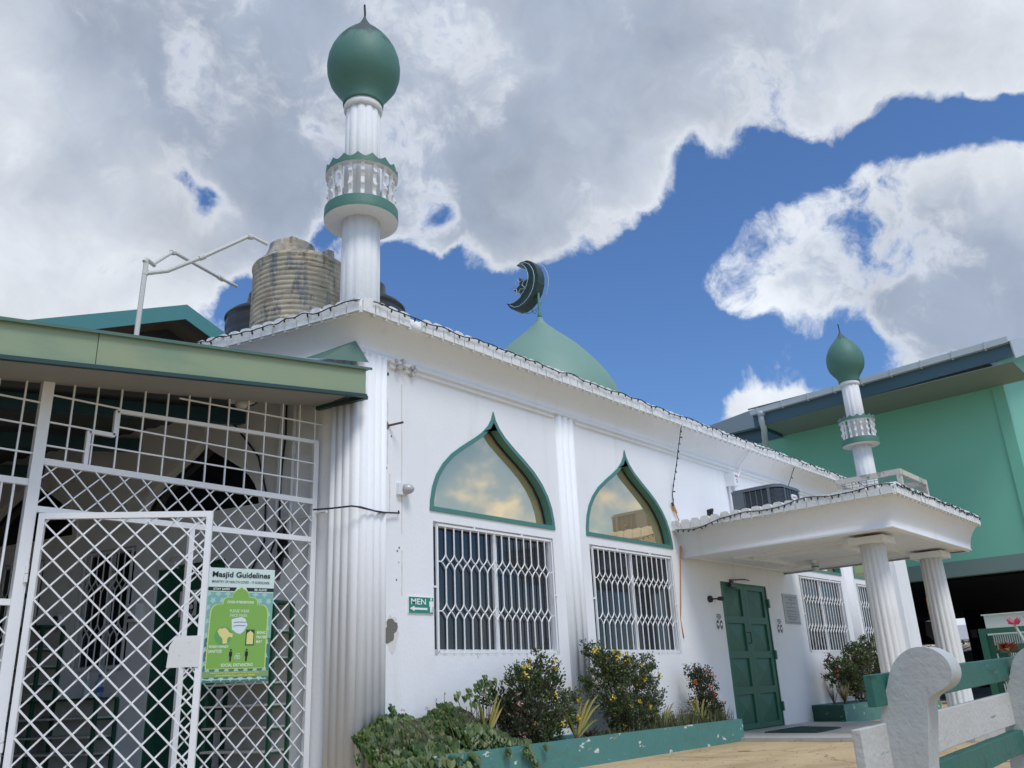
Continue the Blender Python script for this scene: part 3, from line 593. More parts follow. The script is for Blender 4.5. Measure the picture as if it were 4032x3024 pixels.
def band(g): g.prism([(0,.172),(.43,.172),(.40,.205),(0,.205)],.003,.0036,'w'); g.prism([(.57,.172),(1,.172),(1,.205),(.60,.205)],.003,.0036,'w')
pp('black_band',(22,30,38),band)
pp('olive_band',(128,160,104),lambda g:g.prism(rect(0,1,.905,.955),.003,.0046,'w'))
def T_(s,u0,u1,v0,v1,wt=.0): return lambda g:text(g,s,u0,u1,v1,v0,.0066,wt)
pp('headline',(14,16,22),T_('Masjid Guidelines',.05,.93,.032,.098,.022))
pp('lettering',(60,68,76),lambda g:text(g,'MINISTRY OF HEALTH COVID - 19 GUIDELINES.',.05,.93,.135,.112,.0044,.01))
wlm=mat('poster_white_lettering',S((226,238,222))[:3],.45,var=.03)
g=G(PF); text(g,'STAY SAFE!',.08,.32,.199,.179,.0045,.02); build('white_lettering',g,wlm,poster)
g=G(PF); text(g,'BE ALIVE!',.70,.89,.199,.179,.0045,.02); build('white_lettering',g,wlm,poster)
g=G(PF); text(g,'COVID-19 PREVENTIONS',.30,.70,.316,.292,.0066,.03); build('white_lettering',g,wlm,poster)
g=G(PF); text(g,'PLEASE WEAR',.35,.64,.395,.368,.0066,.0); build('white_lettering',g,wlm,poster)
g=G(PF); text(g,'FACE MASK',.36,.62,.435,.408,.0066,.0); build('white_lettering',g,wlm,poster)
g=G(PF); text(g,'WASH HAND/',.08,.37,.705,.68,.0066); build('white_lettering',g,wlm,poster)
g=G(PF); text(g,'SANITIZE',.08,.28,.745,.72,.0066); build('white_lettering',g,wlm,poster)
g=G(PF); text(g,'BRING',.78,.91,.585,.56,.0066); build('white_lettering',g,wlm,poster)
g=G(PF); text(g,'PRAYER',.78,.93,.625,.60,.0066); build('white_lettering',g,wlm,poster)
g=G(PF); text(g,'MAT',.78,.87,.665,.64,.0066); build('white_lettering',g,wlm,poster)
g=G(PF); text(g,'SOCIAL DISTANCING',.28,.75,.865,.838,.0066,.02); build('white_lettering',g,wlm,poster)
g=G(PF); text(g,'Please observe the above Guidelines before entering the Masjid',.06,.97,.982,.965,.0046); build('white_lettering',g,wlm,poster)
g=G(PF); text(g,'2-4',.49,.54,.762,.75,.0066); build('white_lettering',g,wlm,poster)
g=G(PF); text(g,'FEET',.475,.555,.78,.768,.0066); build('white_lettering',g,wlm,poster)
g=G(PF); text(g,'1-2m',.475,.555,.802,.79,.0066); build('white_lettering',g,wlm,poster)
g=G(PF); g.box(.46,.57,.783,.786,.0060,.0066); build('distance_arrow',g,wlm,poster)
pp('yellow_lettering',(226,226,90),lambda g:(text(g,'If experiencing any symptoms of cough, cold or fever,',.14,.86,.925,.911,.0056),text(g,'please REFRAIN from visiting the MASJID',.22,.80,.948,.932,.0056)))
def masky(g):
    g.prism([(.385,.455),(.53,.435),(.60,.455),(.605,.48),(.63,.50),(.60,.54),(.58,.56),(.53,.585),(.47,.575),(.40,.545)],.0058,.0066,'w')
pp('face_mask_picture',(214,226,232),masky)
pp('mask_outline',(40,50,60),lambda g:[g.tube([(.42,v,.0067),(.50,v-.006,.0067),(.60,v-.004,.0067)],.0025,4) for v in (.485,.515)])
def hands(g): g.prism([(.19,.56),(.22,.535),(.26,.54),(.28,.53),(.31,.535),(.34,.55),(.36,.57),(.42,.585),(.415,.615),(.36,.61),(.34,.63),(.345,.665),(.28,.67),(.27,.625),(.22,.595)],.0072,.008,'w')
pp('hand_circle',(96,160,92),lambda g:g.prism([(.28+.13*math.cos(a*.35),.60+.08*math.sin(a*.35)) for a in range(18)],.0058,.0066,'w'))
pp('hands_picture',(222,212,140),hands)
pp('mat_frame',(50,66,44),lambda g:g.prism(rect(.615,.745,.545,.685),.0058,.0066,'w'))
pp('prayer_mat_picture',(220,214,140),lambda g:g.prism([(.63,.675),(.63,.585),(.645,.57),(.67,.562),(.68,.552),(.69,.562),(.715,.57),(.73,.585),(.73,.675)],.0072,.008,'w'))
def ppl(g):
    for u in (.41,.645):
        g.prism([(u+.014*math.cos(a*.7),.722+.0085*math.sin(a*.7)) for a in range(9)],.0058,.0066,'w')
        g.prism([(u-.022,.735),(u+.022,.735),(u+.024,.775),(u+.014,.78),(u+.012,.822),(u-.012,.822),(u-.014,.78),(u-.024,.775)],.0058,.0066,'w')
pp('figures_picture',(18,20,20),ppl)

# canopy over the side entrance -----------------------------------------------------------
can=empty('side_canopy',(1.6,6.3,-.79),'long sagging canopy with faded olive-green fascia in front of the left side wall','canopy')
fasm=mat('olive_fascia_paint',S((138,154,124))[:3],.5,var=.05,layers=[(S((158,158,116)),(1.8,1.8,2.5),.48,.78,.4),(S((86,122,110)),(1.0,1.0,4),.55,.8,.5)])
sl_=.137
def cz(x,z): return z+sl_*(x-5.03)
def shb(g,x0,x1,y0,y1,z0,z1): g.box(x0,x1,y0,y1,z0,z1,lambda x,y,z:(x,y,cz(x,z)))
g=G(); shb(g,-2.5,2.44,6.285,6.30,2.795,3.07); shb(g,2.445,5.03,6.28,6.30,2.80,3.07); build('fascia',g,fasm,can)
g=G(); shb(g,5.03,5.036,6.285,6.46,2.80,3.07); build('end_cap',g,fasm,can)
edge=mat('faded_green_edge',S((78,110,98))[:3],.5,var=.1,layers=[((.25,.3,.28),(6,6,20),.6,.8,.4)])
g=G(); 
for x0,x1 in ((-2.5,5.09),): shb(g,x0,x1,6.25,6.40,3.068,3.078); shb(g,x0,x1,6.25,6.254,3.052,3.068)
build('drip_edge',g,edge,can)
g=G(); shb(g,-2.5,5.03,6.255,6.30,2.765,2.797); g.prism([(5.03,6.30),(5.08,6.30),(4.93,6.9),(4.88,6.9)],2.76,2.80,'z'); build('bottom_trim',g,mat('dark_green_trim',S((38,66,66))[:3],.5),can)
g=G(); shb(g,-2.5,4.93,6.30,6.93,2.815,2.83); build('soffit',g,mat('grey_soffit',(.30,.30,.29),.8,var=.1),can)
g=G()
i=[g.P(q) for q in ((4.62,6.44,3.12),(5.04,6.33,3.16),(4.99,6.40,3.40),(4.80,6.98,3.33),(5.11,6.33,3.17))]; g.F((i[0],i[1],i[2])); g.F((i[1],i[4],i[2])); g.F((i[0],i[2],i[3]))
build('corner_flashing',g,edge,can)
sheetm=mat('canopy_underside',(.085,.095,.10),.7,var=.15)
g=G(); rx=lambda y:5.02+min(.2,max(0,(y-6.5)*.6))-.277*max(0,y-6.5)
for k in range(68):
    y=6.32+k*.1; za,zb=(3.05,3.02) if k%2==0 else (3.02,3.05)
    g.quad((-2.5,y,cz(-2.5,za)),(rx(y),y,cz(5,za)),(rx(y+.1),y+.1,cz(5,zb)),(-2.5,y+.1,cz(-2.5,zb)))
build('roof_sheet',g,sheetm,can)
for y in (7.9,9.4,11.0,12.6):
    g=G(); shb(g,-2.5,5.2-.277*(y-6.2),y,y+.08,2.86,3.01); build('beam',g,mat('beam_teal',S((40,74,84))[:3],.5),can)
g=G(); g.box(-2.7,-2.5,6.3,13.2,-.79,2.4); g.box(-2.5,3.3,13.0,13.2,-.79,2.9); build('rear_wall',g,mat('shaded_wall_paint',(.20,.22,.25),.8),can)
# racks, bottles, small fittings behind the screen ------------------------------------
rg=mat('rack_green',S((38,84,66))[:3],.5); rw=mat('rack_board',(.62,.61,.57),.6,layers=[((.3,.27,.2),(6,6,6),.6,.8,.5)])
def rack(t0,t1,z1,zs,lab,dep=.30,dv=None):
    c=LW((t0+t1)/2,-.79,.17); r=empty('shoe_rack',c,lab,'shoe rack','shoe racks along the side wall')
    for t in (t0,t1):
        g=G(LW); g.box(t-.016,t+.016,-.79,z1,dep-.035,dep); g.box(t-.016,t+.016,-.79,z1,.02,.05); [g.box(t-.012,t+.012,zz-.02,zz,.05,dep-.035) for zz in zs]; build('side_frame',g,rg,r)
    for z in zs:
        g=G(LW); g.box(t0+.02,t1-.02,z,z+.018,.03,dep+.03); build('shelf',g,rw,r)
    g=G(LW); g.box(t0,t1,z1,z1+.02,.02,dep); build('top_board',g,rg,r)
    g=G(LW); g.box(t0+.02,t1-.02,-.75,z1,.012,.02); build('back_board',g,rw,r)
rack(.72,1.50,.86,[-.62,-.44,-.24,-.05,.14,.36,.60],'tall green shoe rack with pale shelves beside the screen post')
rack(2.98,4.55,.08,[-.62,-.44,-.28,-.10],'low wide green shoe rack under the barred side window')
rack(3.95,4.75,.86,[.26,.44,.62],'farther green shoe rack beyond the side window, partly hidden')
t=empty('sanitizer_bottle',LW(3.25,.10,.2),'clear pump bottle of sanitizer standing on the low shoe rack','bottle')
g=G(lambda a,b,c:(LW(3.25,0,.2)[0]+a,LW(3.25,0,.2)[1]+b,c)); g.smooth=True; g.lathe(0,0,[(.035,.10),(.037,.12),(.036,.24),(.015,.27),(.015,.285)],16); build('bottle_body',g,mat('clear_plastic',(.45,.55,.55),.2),t)
g=G(lambda a,b,c:(LW(3.25,0,.2)[0]+a,LW(3.25,0,.2)[1]+b,c)); g.lathe(0,0,[(.017,.285),(.017,.31),(.006,.312),(.006,.36)],12); g.tube([(0,0,.36),(-.05,-.02,.365),(-.06,-.025,.35)],.008,6); build('pump',g,whitealu,t)
t=empty('soap_bottle',LW(3.07,.10,.2),'blue and clear squeeze bottle beside the pump bottle on the rack','bottle')
g=G(lambda a,b,c:(LW(3.07,0,.2)[0]+a,LW(3.07,0,.2)[1]+b,c)); g.smooth=True; g.lathe(0,0,[(.034,.10),(.036,.12),(.036,.25),(.014,.28),(.014,.30)],16); build('bottle_body',g,mat('blue_liquid',(.20,.34,.55),.2),t)
g=G(lambda a,b,c:(LW(3.07,0,.2)[0]+a,LW(3.07,0,.2)[1]+b,c)); g.lathe(0,0,[(.016,.30),(.016,.325)],12); g.box(-.037,.037,-.038,-.034,.15,.2); build('cap',g,mat('cap_blue',(.05,.1,.35),.4),t)
t=empty('security_camera',LW(4.06,.96,.03),'small white dome camera on the side wall above the far rack','camera')
g=G(LW); g.smooth=True; g.tube([(4.06,.97,0),(4.06,.97,.06)],.05,16); build('camera_base',g,whitealu,t)
g=G(LW); g.smooth=True; g.tube([(4.06,.96,.06),(4.06,.95,.09),(4.06,.95,.105)],[.036,.03,.012],14); build('camera_lens',g,blackpl,t)
t=empty('dispenser',LW(2.84,.84,.05),'white wall dispenser between the side door and barred window','dispenser')
g=G(LW); g.box(2.78,2.9,.84,1.03,.0,.09); build('dispenser_body',g,whitealu,t); g=G(LW); g.box(2.80,2.88,.87,.90,.09,.095); build('dispenser_window',g,blackpl,t)
t=empty('bulkhead_light',(4.15,7.1,2.72),'small white bulkhead lamp under the canopy soffit above the gate','lamp')
g=G(); g.box(4.02,4.22,6.95,7.1,2.70,2.745); build('lamp_base',g,whitealu,t); g=G(); g.smooth=True; g.lathe(4.12,7.02,[(.06,2.70),(.055,2.66),(.03,2.64)],16); build('lamp_glass',g,mat('frosted_glass',(.6,.62,.62),.3),t)
def notice(fr,u,v,lab,dv=0):
    o=empty('mask_notice',fr(u+.12,v-.25,.01),lab,'notice','face mask notices by the doors')
    g=G(fr); g.box(u,u+.245,v-.26,v,.001+dv,.004+dv); build('sheet',g,mat('paper',(.76,.77,.77),.6,var=.02),o)
    g=G(fr); text(g,'PLEASE WEAR',u+.06,u+.185,v-.045,v-.02,.0055+dv,.03); text(g,'YOUR FACE MASK',u+.045,u+.2,v-.075,v-.05,.0055+dv,.03); text(g,'PROPERLY',u+.08,u+.165,v-.10,v-.08,.0055+dv,.03); build('lettering',g,blackpl,o)
    for k in (0,1):
        cx=u+.07+.105*k; cyy=v-.175; e=lambda rx,ry,oy=0:[(cx+rx*math.cos(a*math.pi/10),cyy+oy+ry*math.sin(a*math.pi/10)) for a in range(20)]
        g=G(fr); g.prism(e(.04,.068),.0055+dv,.0065+dv,'w'); g.cm=1; g.prism(e(.026,.026,.006),.0075+dv,.0085+dv,'w'); g.cm=2; g.prism([(cx-.028,cyy-.03),(cx+.028,cyy-.03),(cx+.016,cyy-.06),(cx-.016,cyy-.06)],.0095+dv,.0105+dv,'w')
        build('masked_face',g,[blackpl,mat('paper_white',(.8,.8,.8),.6),teal],o)
notice(FAC,11.82,.93,'black and white face mask notice taped to the wall left of the green double door')
notice(FAC,13.86,.91,'black and white face mask notice between the green double door and the grey plaque')
notice(LW,2.02,1.11,'face mask notice stuck on the green side door behind the lattice',-.018)
# conduit and cables on the side wall
t=empty('wall_conduit',LW(.95,1.4,.03),'pair of white conduits with loose black cable beside the side-wall arch','conduit')
for u in (.80,.98):
    g=G(LW); g.tube([(u,1.55 if u<.9 else 1.75,.03),(u,3.2,.03)],.022,8); g.tube([(u,2.35,.03),(u,2.45,.03)],.03,8); build('pipe',g,whitealu,t)
g=G(LW); g.tube([(.98,1.75,.04),(.95,1.7,.05),(.72,1.68,.05),(.45,1.70,.06),(.30,1.69,.09)],.014,6); build('pipe',g,whitealu,t)
g=G(LW); g.tube([(.9,3.1,.05),(.88,2.6,.06),(.93,2.1,.05),(.9,1.6,.07),(1.0,1.35,.07),(.88,1.2,.08),(.8,1.4,.06)],.012,5); g.tube([(1.9,3.0,.05),(1.6,2.8,.04),(1.25,2.4,.04),(1.12,2.0,.04),(1.1,1.5,.05),(1.4,.95,.04)],.011,5); build('cable',g,wire,t)
g=G(LW); blob(g,.92,1.46,.10,.22,.003,.008,24,.5); g.cm=1; blob(g,.9,1.46,.06,.16,.008,.012,20,.6); build('wall_gap',g,[raw,blackpl],t)
# ------------------------------------------------------------------ roof-top tanks and pipes
tb=mat('weathered_tank',S((176,168,150))[:3],.7,var=.25,vscale=5,bump=.25,layers=[(S((116,98,78)),(3,3,1.5),.50,.66,.55),(S((204,186,150)),(2.6,2.6,.8),.50,.66,.8),(S((98,110,124)),(5.5,5.5,1.3),.53,.60,.65),(S((205,202,190)),(9,9,4),.58,.64,.6),(S((66,74,86)),(9,9,3),.58,.64,.6),(S((74,58,46)),(4,4,34),.56,.64,.55)])
tk=mat('black_tank_plastic',(.022,.027,.03),.38,var=.2,layers=[((.12,.13,.13),(5,5,1.5),.6,.8,.3)])
def tank(x,y,r,z0,zsh,ztop,m,lab,rib=17,neck=(0,0,.26),nm='water_tank',amp=.018):
    o=empty(nm,(x,y,z0),lab,'water tank','water tanks on the mosque roof')
    pr=[(r*.98,z0)]; H=zsh-z0
    for k in range(rib*6+1):
        s=k/(rib*6); pr.append((r+amp*(abs(math.sin(math.pi*rib*s))**.6-1),z0+.03+(H-.03)*s))
    pr+=[(r+.012,zsh+.02),(r+.012,zsh+.045),(r-.02,zsh+.06),(r*.93,zsh+.10),(r*.80,zsh+.145),(r*.6,zsh+.18)]
    g=G(); g.smooth=True; g.lathe(x,y,pr,72); build('tank_body',g,m,o)
    nx,ny,nr=neck; g=G(); g.smooth=True; g.lathe(x+nx,y+ny,[(nr+.16,zsh+.09),(nr+.07,zsh+.2),(nr+.02,ztop-.06),(nr+.02,ztop-.055),(nr+.02,ztop-.02),(nr-.02,ztop)],36); build('lid',g,m,o)
    return o
t1=tank(5.66,8.4,.60,3.62,5.10,5.50,tb,'big corrugated tank blotched brown and blue-grey behind the near minaret',22,(-.12,.05,.27))
g=G(); g.box(5.36,5.46,8.20,8.28,5.40,5.50); build('lug',g,tb,t1)
g=G(); g.box(5.72,5.82,7.93,8.05,5.12,5.34); build('lug',g,tb,t1)
tank(6.06,9.8,.56,3.62,5.02,5.46,tk,'plain black tank left of the blotched brown one',7,(0,0,.25),amp=.02)
tank(7.08,8.85,.55,3.62,5.18,5.62,tk,'black tank mostly hidden right of the near minaret shaft',7,(0,0,.25),amp=.02)
pvc=mat('pvc_pipe',(.60,.60,.55),.4,var=.05)
wp=empty('water_pipe',(3.82,8.8,3.2),'white plastic water pipes rising and branching to the two left tanks','pipe')
def D(d,y): return (d[0]*y,y,d[1]*y)
A=[D((.434,.40),8.8),D((.434,.447),8.8),D((.436,.5495),8.8)]
g=G(); g.tube(A,.028,8); g.tube([A[2],D((.438,.549),8.82),D((.447,.545),8.9)],.026,8); build('riser',g,pvc,wp)
g=G(); g.tube([D((.445,.546),8.9),D((.470,.574),9.1)],.022,8); g.tube([D((.470,.574),9.1),D((.541,.559),9.5),D((.567,.555),9.62)],.022,8); build('branch',g,pvc,wp)
g=G(); g.tube([D((.438,.530),8.8),D((.465,.543),8.7),D((.512,.581),8.55),D((.583,.643),8.4),D((.613,.640),8.32)],.024,8); build('branch',g,pvc,wp)
g=G()
for p,q in ((D((.436,.527),8.8),D((.4365,.535),8.8)),(D((.508,.578),8.56),D((.516,.584),8.54)),(D((.538,.560),9.48),D((.545,.558),9.52)),(D((.468,.572),9.08),D((.472,.573),9.12)),(D((.580,.640),8.4),D((.587,.642),8.4)),(D((.434,.545),8.8),D((.437,.550),8.8))): g.tube([p,q],.033,8)
build('coupling',g,pvc,wp)

# string lights ------------------------------------------------------------------------
bulbm=mat('dark_light_bulb',(.02,.025,.03),.35)
def string_light(pts_fn,n,lab,drop=.035,rev=1):
    """thin dark cable with little bulbs; pts_fn(s) gives the cable, s in 0..1"""
    p0=pts_fn(.5); o=empty('string_light',p0,lab,'string lights','string lights along the eaves')
    m=n*3; g=G(); g.tube([pts_fn(i/m) for i in range(m+1)],.0065,4); build('cable',g,wire,o)
    g=G(); g.tube([(0,0,.004),(0,0,-.03),(0,0,-.042)],[.010,.010,.004],5); b=build('bulb',g,bulbm,o); wo=WO[o.name]
    b.data.transform(Matrix.Translation(wo-Vector((0,0,ZO))))
    first=True
    for k in range(n):
        q=pts_fn((k+.5)/n); c=b if first else b.copy()
        if not first: sc.collection.objects.link(c); c.parent=o
        first=False
        c.location=Vector((q[0],q[1],q[2]))-Vector((wo.x,wo.y,wo.z-ZO)); c.rotation_euler=(random.uniform(-1,1),random.uniform(-1.2,1.2),random.uniform(0,6)) if random.random()<.55 else (random.uniform(-.3,.3),random.uniform(-.3,.3),0)
    return o
def wob(s,f,a,ph=0): return a*noise.noise(Vector((s*f,ph,3.3)))
string_light(lambda s:(5.0+15.9*s,6.135+wob(s,120,.012),3.748+wob(s,60,.045)),98,'dark string lights running along the front eave of the mosque')
string_light(lambda s:(4.85+LU[0]*6.5*s,6.16+LU[1]*6.5*s,3.735+wob(s,40,.04,1)),44,'dark string lights running along the left side eave towards the tanks')
def plf(s):
    y=6.4-3.13*s; return (10.862+wob(s,30,.006,2),y,2.085+.085*min(1,s*1.6)-.06*math.exp(-((s-.1)/.08)**2)+wob(s,9,.05,4)*(1-s*.4))
string_light(plf,34,'dark string lights looping along the left edge of the entrance porch roof')
string_light(lambda s:(10.9+3.8*s,3.245+wob(s,50,.012,5),2.16+wob(s,26,.04,6)),36,'dark string lights along the front edge of the entrance porch roof')
def drop_string(x0,z0,x1,z1,n,lab): return string_light(lambda s:(x0+(x1-x0)*s,6.17+.27*min(1,s*1.2)+wob(s,6,.01,x0),z0+(z1-z0)*s),n,lab)
drop_string(11.03,3.72,10.95,2.40,13,'string of dark bulbs hanging from the eave down to the orange plug')
drop_string(15.08,3.72,14.95,3.0,4,'short dark string hanging from the eave behind the air conditioner')
cord=empty('extension_cord',(10.96,6.42,2.3),'orange extension cord hanging down the wall beside the second window','cord')
g=G(FAC); g.smooth=True; g.tube([(10.96,2.40,.02),(10.98,2.34,.03),(11.05,2.22,.03),(11.06,2.0,.025),(11.0,1.7,.02),(10.93,1.35,.02),(10.86,1.0,.02),(10.84,.8,.0),(10.86,.55,.01)],.0085,6); build('cable',g,mat('orange_cord',S((196,120,60))[:3],.5),cord)
g=G(FAC); g.tube([(10.93,2.43,.03),(10.97,2.36,.03)],.022,8); g.tube([(10.96,2.38,.03),(11.0,2.33,.035)],[.024,.012],8); build('plug',g,mat('orange_plug',S((206,140,70))[:3],.5),cord)
g=G(FAC); g.tube([(10.90,2.47,.03),(10.95,2.41,.03)],.018,6); build('connector',g,blackpl,cord)

# things fixed to the front wall -----------------------------------------------------------
t=empty('wall_sensor_lamp',FAC(5.67,1.95,.05),'grey egg-shaped lamp on a white box beside the corner pilaster','lamp')
g=G(FAC); g.box(5.585,5.69,1.895,2.015,0,.045); build('mounting_box',g,whitealu,t)
g=G(FAC); g.smooth=True; g.tube([(5.665,1.955,.035),(5.68,1.955,.055),(5.695,1.955,.075),(5.71,1.955,.095),(5.722,1.955,.110),(5.728,1.955,.117)],[.05,.054,.052,.042,.024,.006],20); build('lamp_head',g,mat('grey_lamp_plastic',(.42,.43,.44),.35,metal=.2),t)
t=empty('wall_cable',FAC(5.2,1.69,.08),'black and blue cable strung round the corner pilaster to the sensor lamp','cable')
g=G(); g.tube([(4.86,6.84,1.72),(4.90,6.62,1.70),(4.975,6.40,1.695),(5.06,6.365,1.69),(5.25,6.375,1.675),(5.33,6.37,1.67),(5.45,6.42,1.69),(5.6,6.43,1.705),(5.60,6.44,1.73)],.009,5); build('cable',g,wire,t)
g=G(); g.tube([(5.0,6.375,1.69),(5.2,6.368,1.675),(5.42,6.405,1.685),(5.45,6.41,1.69)],.007,5); build('cable',g,mat('blue_cable',(.03,.05,.16),.5),t)
t=empty('pipe_stub',FAC(5.46,2.6,.0),'short rusty pipe stub sticking out of the wall near the corner','pipe')
g=G(FAC); g.tube([(5.46,2.60,-.02),(5.56,2.625,.14)],.012,8); build('stub',g,mat('rusty_steel',(.08,.06,.055),.7),t); g=G(FAC); blob(g,5.46,2.595,.03,.04,0,.006,12); build('hole_rim',g,raw,t)
sg=empty('men_sign',FAC(5.90,.735,.01),'green and white MEN sign with arrow and figure beside the first barred window','sign')
sgreen=mat('sign_green',S((36,132,112))[:3],.4,var=.02); swhite=mat('sign_white',(.82,.83,.83),.5,var=.01)
g=G(FAC); g.prism(rect(5.735,6.075,.735,.90),.002,.010,'w'); build('sign_board',g,swhite,sg)
g=G(FAC); g.prism(rect(5.741,6.069,.740,.895),.010,.0125,'w'); build('green_face',g,sgreen,sg)
g=G(FAC); text(g,'MEN',5.768,5.965,.823,.880,.0155,.014); build('lettering',g,swhite,sg)
g=G(FAC); g.prism([(5.752,.783),(5.812,.808),(5.812,.793),(5.985,.793),(5.985,.772),(5.812,.772),(5.812,.758)],.0125,.015,'w'); build('arrow',g,swhite,sg)
g=G(FAC); cx=6.038; g.prism([(cx+.0125*math.cos(a*.52),.878+.0125*math.sin(a*.52)) for a in range(12)],.0125,.015,'w'); g.prism([(cx-.026,.86),(cx+.026,.86),(cx+.026,.805),(cx+.017,.805),(cx+.016,.75),(cx+.003,.75),(cx,.80),(cx-.003,.75),(cx-.016,.75),(cx-.017,.805),(cx-.026,.805)],.0125,.015,'w'); build('figure',g,swhite,sg)
t=empty('wall_plaque',FAC(14.5,.82,.0),'grey stone plaque with faded dark lettering right of the green double door','plaque')
g=G(FAC); g.prism(rect(14.24,14.84,.82,1.32),.0,.012,'w'); build('slab',g,mat('grey_stone',S((168,172,172))[:3],.5,var=.08,vscale=8),t)
g=G(FAC)
for s_,a,b,z in (('FOUNDATION STONE OF MASJID',.05,.55,1.265),('WAS LAID',.22,.38,1.225),('by the honourable members',.1,.5,1.17),('on',.28,.32,1.135),('the third day of October',.1,.5,1.095),('MASJID REOPENED OFFICIALLY',.08,.52,1.03),('this day by friends of the masjid',.08,.54,.985),('members of the council and',.1,.5,.945),('families of this town',.14,.46,.905),('and',.27,.33,.88),('all members of the congregation',.06,.56,.845)):
    text(g,s_,14.24+a,14.24+b,z-.012,z+.012,.0135,.02)
build('lettering',g,mat('faded_lettering',(.16,.17,.17),.7),t)
t=empty('spotlight',FAC(11.72,1.12,.05),'small black spotlight on the wall beside the door top','lamp')
g=G(FAC); g.smooth=True; g.tube([(11.72,1.12,0),(11.72,1.12,.04)],.05,14); g.tube([(11.72,1.12,.04),(11.80,1.12,.10)],.012,8); build('bracket',g,blackpl,t)
g=G(FAC); g.smooth=True; g.tube([(11.80,1.12,.10),(11.84,1.125,.11),(11.9,1.125,.12)],[.02,.03,.034],12); build('spot_head',g,blackpl,t)
t=empty('ceiling_lamp',(13.4,5.45,1.55),'bare compact bulb in a white holder hanging under the porch ceiling','lamp')
g=G(); g.smooth=True; g.lathe(13.4,5.45,[(.055,1.705),(.05,1.66),(.03,1.64)],16); build('lamp_holder',g,whitealu,t)
g=G(); g.smooth=True; g.lathe(13.4,5.45,[(.03,1.65),(.05,1.63),(.058,1.585),(.045,1.54),(.01,1.52)],16); g.cm=1; g.lathe(13.4,5.45,[(.059,1.60),(.060,1.59),(.059,1.58)],16,caps=False); build('bulb',g,[mat('lamp_glass_clear',(.55,.60,.56),.15),teal],t)
t=empty('door_mat',(12.4,5.56,-.745),'dark green rectangular doormat on the tiles before the double door','doormat')
g=G(); g.prism([(11.82,5.16),(12.80,5.22),(13.05,5.93),(11.86,5.92)],-.744,-.730,'z'); build('mat',g,mat('green_mat',S((20,72,62))[:3],.95,var=.2,vscale=60,bump=.6,bscale=220),t)
g=G(); g.tube([(11.82,5.16,-.736),(12.80,5.22,-.736),(13.05,5.93,-.736),(11.86,5.92,-.736)],.010,5,closed=True); build('rubber_edge',g,mat('rubber',(.02,.04,.04),.7),t)
# air conditioner and its box
acm=mat('grey_ac_metal',S((96,104,112))[:3],.45,var=.04,metal=.2); acd=mat('ac_dark_core',(.012,.018,.022),.6)
ac=empty('air_conditioner',(12.0,5.4,2.12),'grey louvred air conditioner unit on the porch roof','air conditioner')
X0,X1,Y0,Y1=11.6,12.34,5.06,5.80; rc=.17
def ring(off=0):
    pts=[(X0-off,Y1+off),(X0-off,Y0+rc)]
    for k in range(1,7): a=math.pi+math.pi/2*k/6; pts.append((X0+rc+(rc+off)*math.cos(a),Y0+rc+(rc+off)*math.sin(a)))
    for k in range(0,4): a=-math.pi/2+math.pi/2*k/3; pts.append((X1-.06+(.06+off)*math.cos(a),Y0+.06+(.06+off)*math.sin(a)))
    pts.append((X1+off,Y1+off)); return pts
g=G(); g.prism(ring(-.02),2.12,2.57,'z'); build('core',g,acd,ac)
g=G(); g.prism(ring(.012),2.575,2.605,'z'); g.prism(ring(-.01),2.605,2.625,'z'); build('top_cover',g,acm,ac); g=G(); g.prism(ring(.008),2.12,2.16,'z'); build('base_rim',g,acm,ac)
g=G(); rg_=ring(0)
for k in range(22):
    z=2.175+k*.0178
    for i in range(len(rg_)-1):
        a,b=rg_[i],rg_[i+1]; a2,b2=ring(-.018)[i],ring(-.018)[i+1]
        g.quad((a[0],a[1],z),(b[0],b[1],z),(b2[0],b2[1],z+.012),(a2[0],a2[1],z+.012)); g.quad((a[0],a[1],z),(b[0],b[1],z),(b[0],b[1],z-.004),(a[0],a[1],z-.004))
for yy in (5.23,5.33,5.42,5.51,5.60): g.box(X0-.004,X0+.006,yy,yy+.012,2.16,2.575)
g.box(X0-.006,X0+.01,Y0+rc-.02,Y0+rc+.02,2.16,2.575); g.box(X0+rc-.01,X0+rc+.02,Y0-.006,Y0+.01,2.16,2.575)
for xx in (11.87,11.96,12.05,12.14,12.23): g.box(xx,xx+.012,Y0-.004,Y0+.006,2.16,2.575)
build('louvres',g,acm,ac)
g=G(); g.box(X0-.008,X0+.01,5.62,5.806,2.16,2.578); build('access_panel',g,acm,ac)
g=G(); g.box(X0-.012,X0-.008,5.66,5.74,2.16,2.28); build('rating_label',g,whitealu,ac)
ACF=frame(0,Y0,1,0,0,-1)
g=G(ACF); g.prism([(12.06+.10*math.copysign(abs(math.cos(a*.3142))**.6,math.cos(a*.3142)),2.46+.042*math.copysign(abs(math.sin(a*.3142))**.6,math.sin(a*.3142))) for a in range(20)],.004,.016,'w'); bd=build('badge',g,mat('badge_white',(.72,.70,.72),.4),ac)
g=G(ACF); text(g,'LENNOX',11.99,12.13,2.447,2.473,.018,.02); build('lettering',g,mat('badge_red',S((178,70,84))[:3],.5),bd)
t=empty('switch_box',FAC(12.82,2.97,.1),'white electrical box marked AC 2 on the wall above the air conditioner','electrical box')
g=G(FAC); g.box(12.73,12.905,2.975,3.20,0,.165); build('box_body',g,whitealu,t)
g=G(frame(12.73,6.46,0,-1,-1,0)); build_ok=0
g=G(FAC); text(g,'AC#',12.765,12.865,3.115,3.16,.168,.03); build('red_lettering',g,mat('red_marker',(.5,.03,.06),.6),t)
g=G(FAC); text(g,'2',12.80,12.84,3.03,3.09,.168,.03); build('brown_numeral',g,mat('brown_marker',(.2,.05,.04),.6),t)
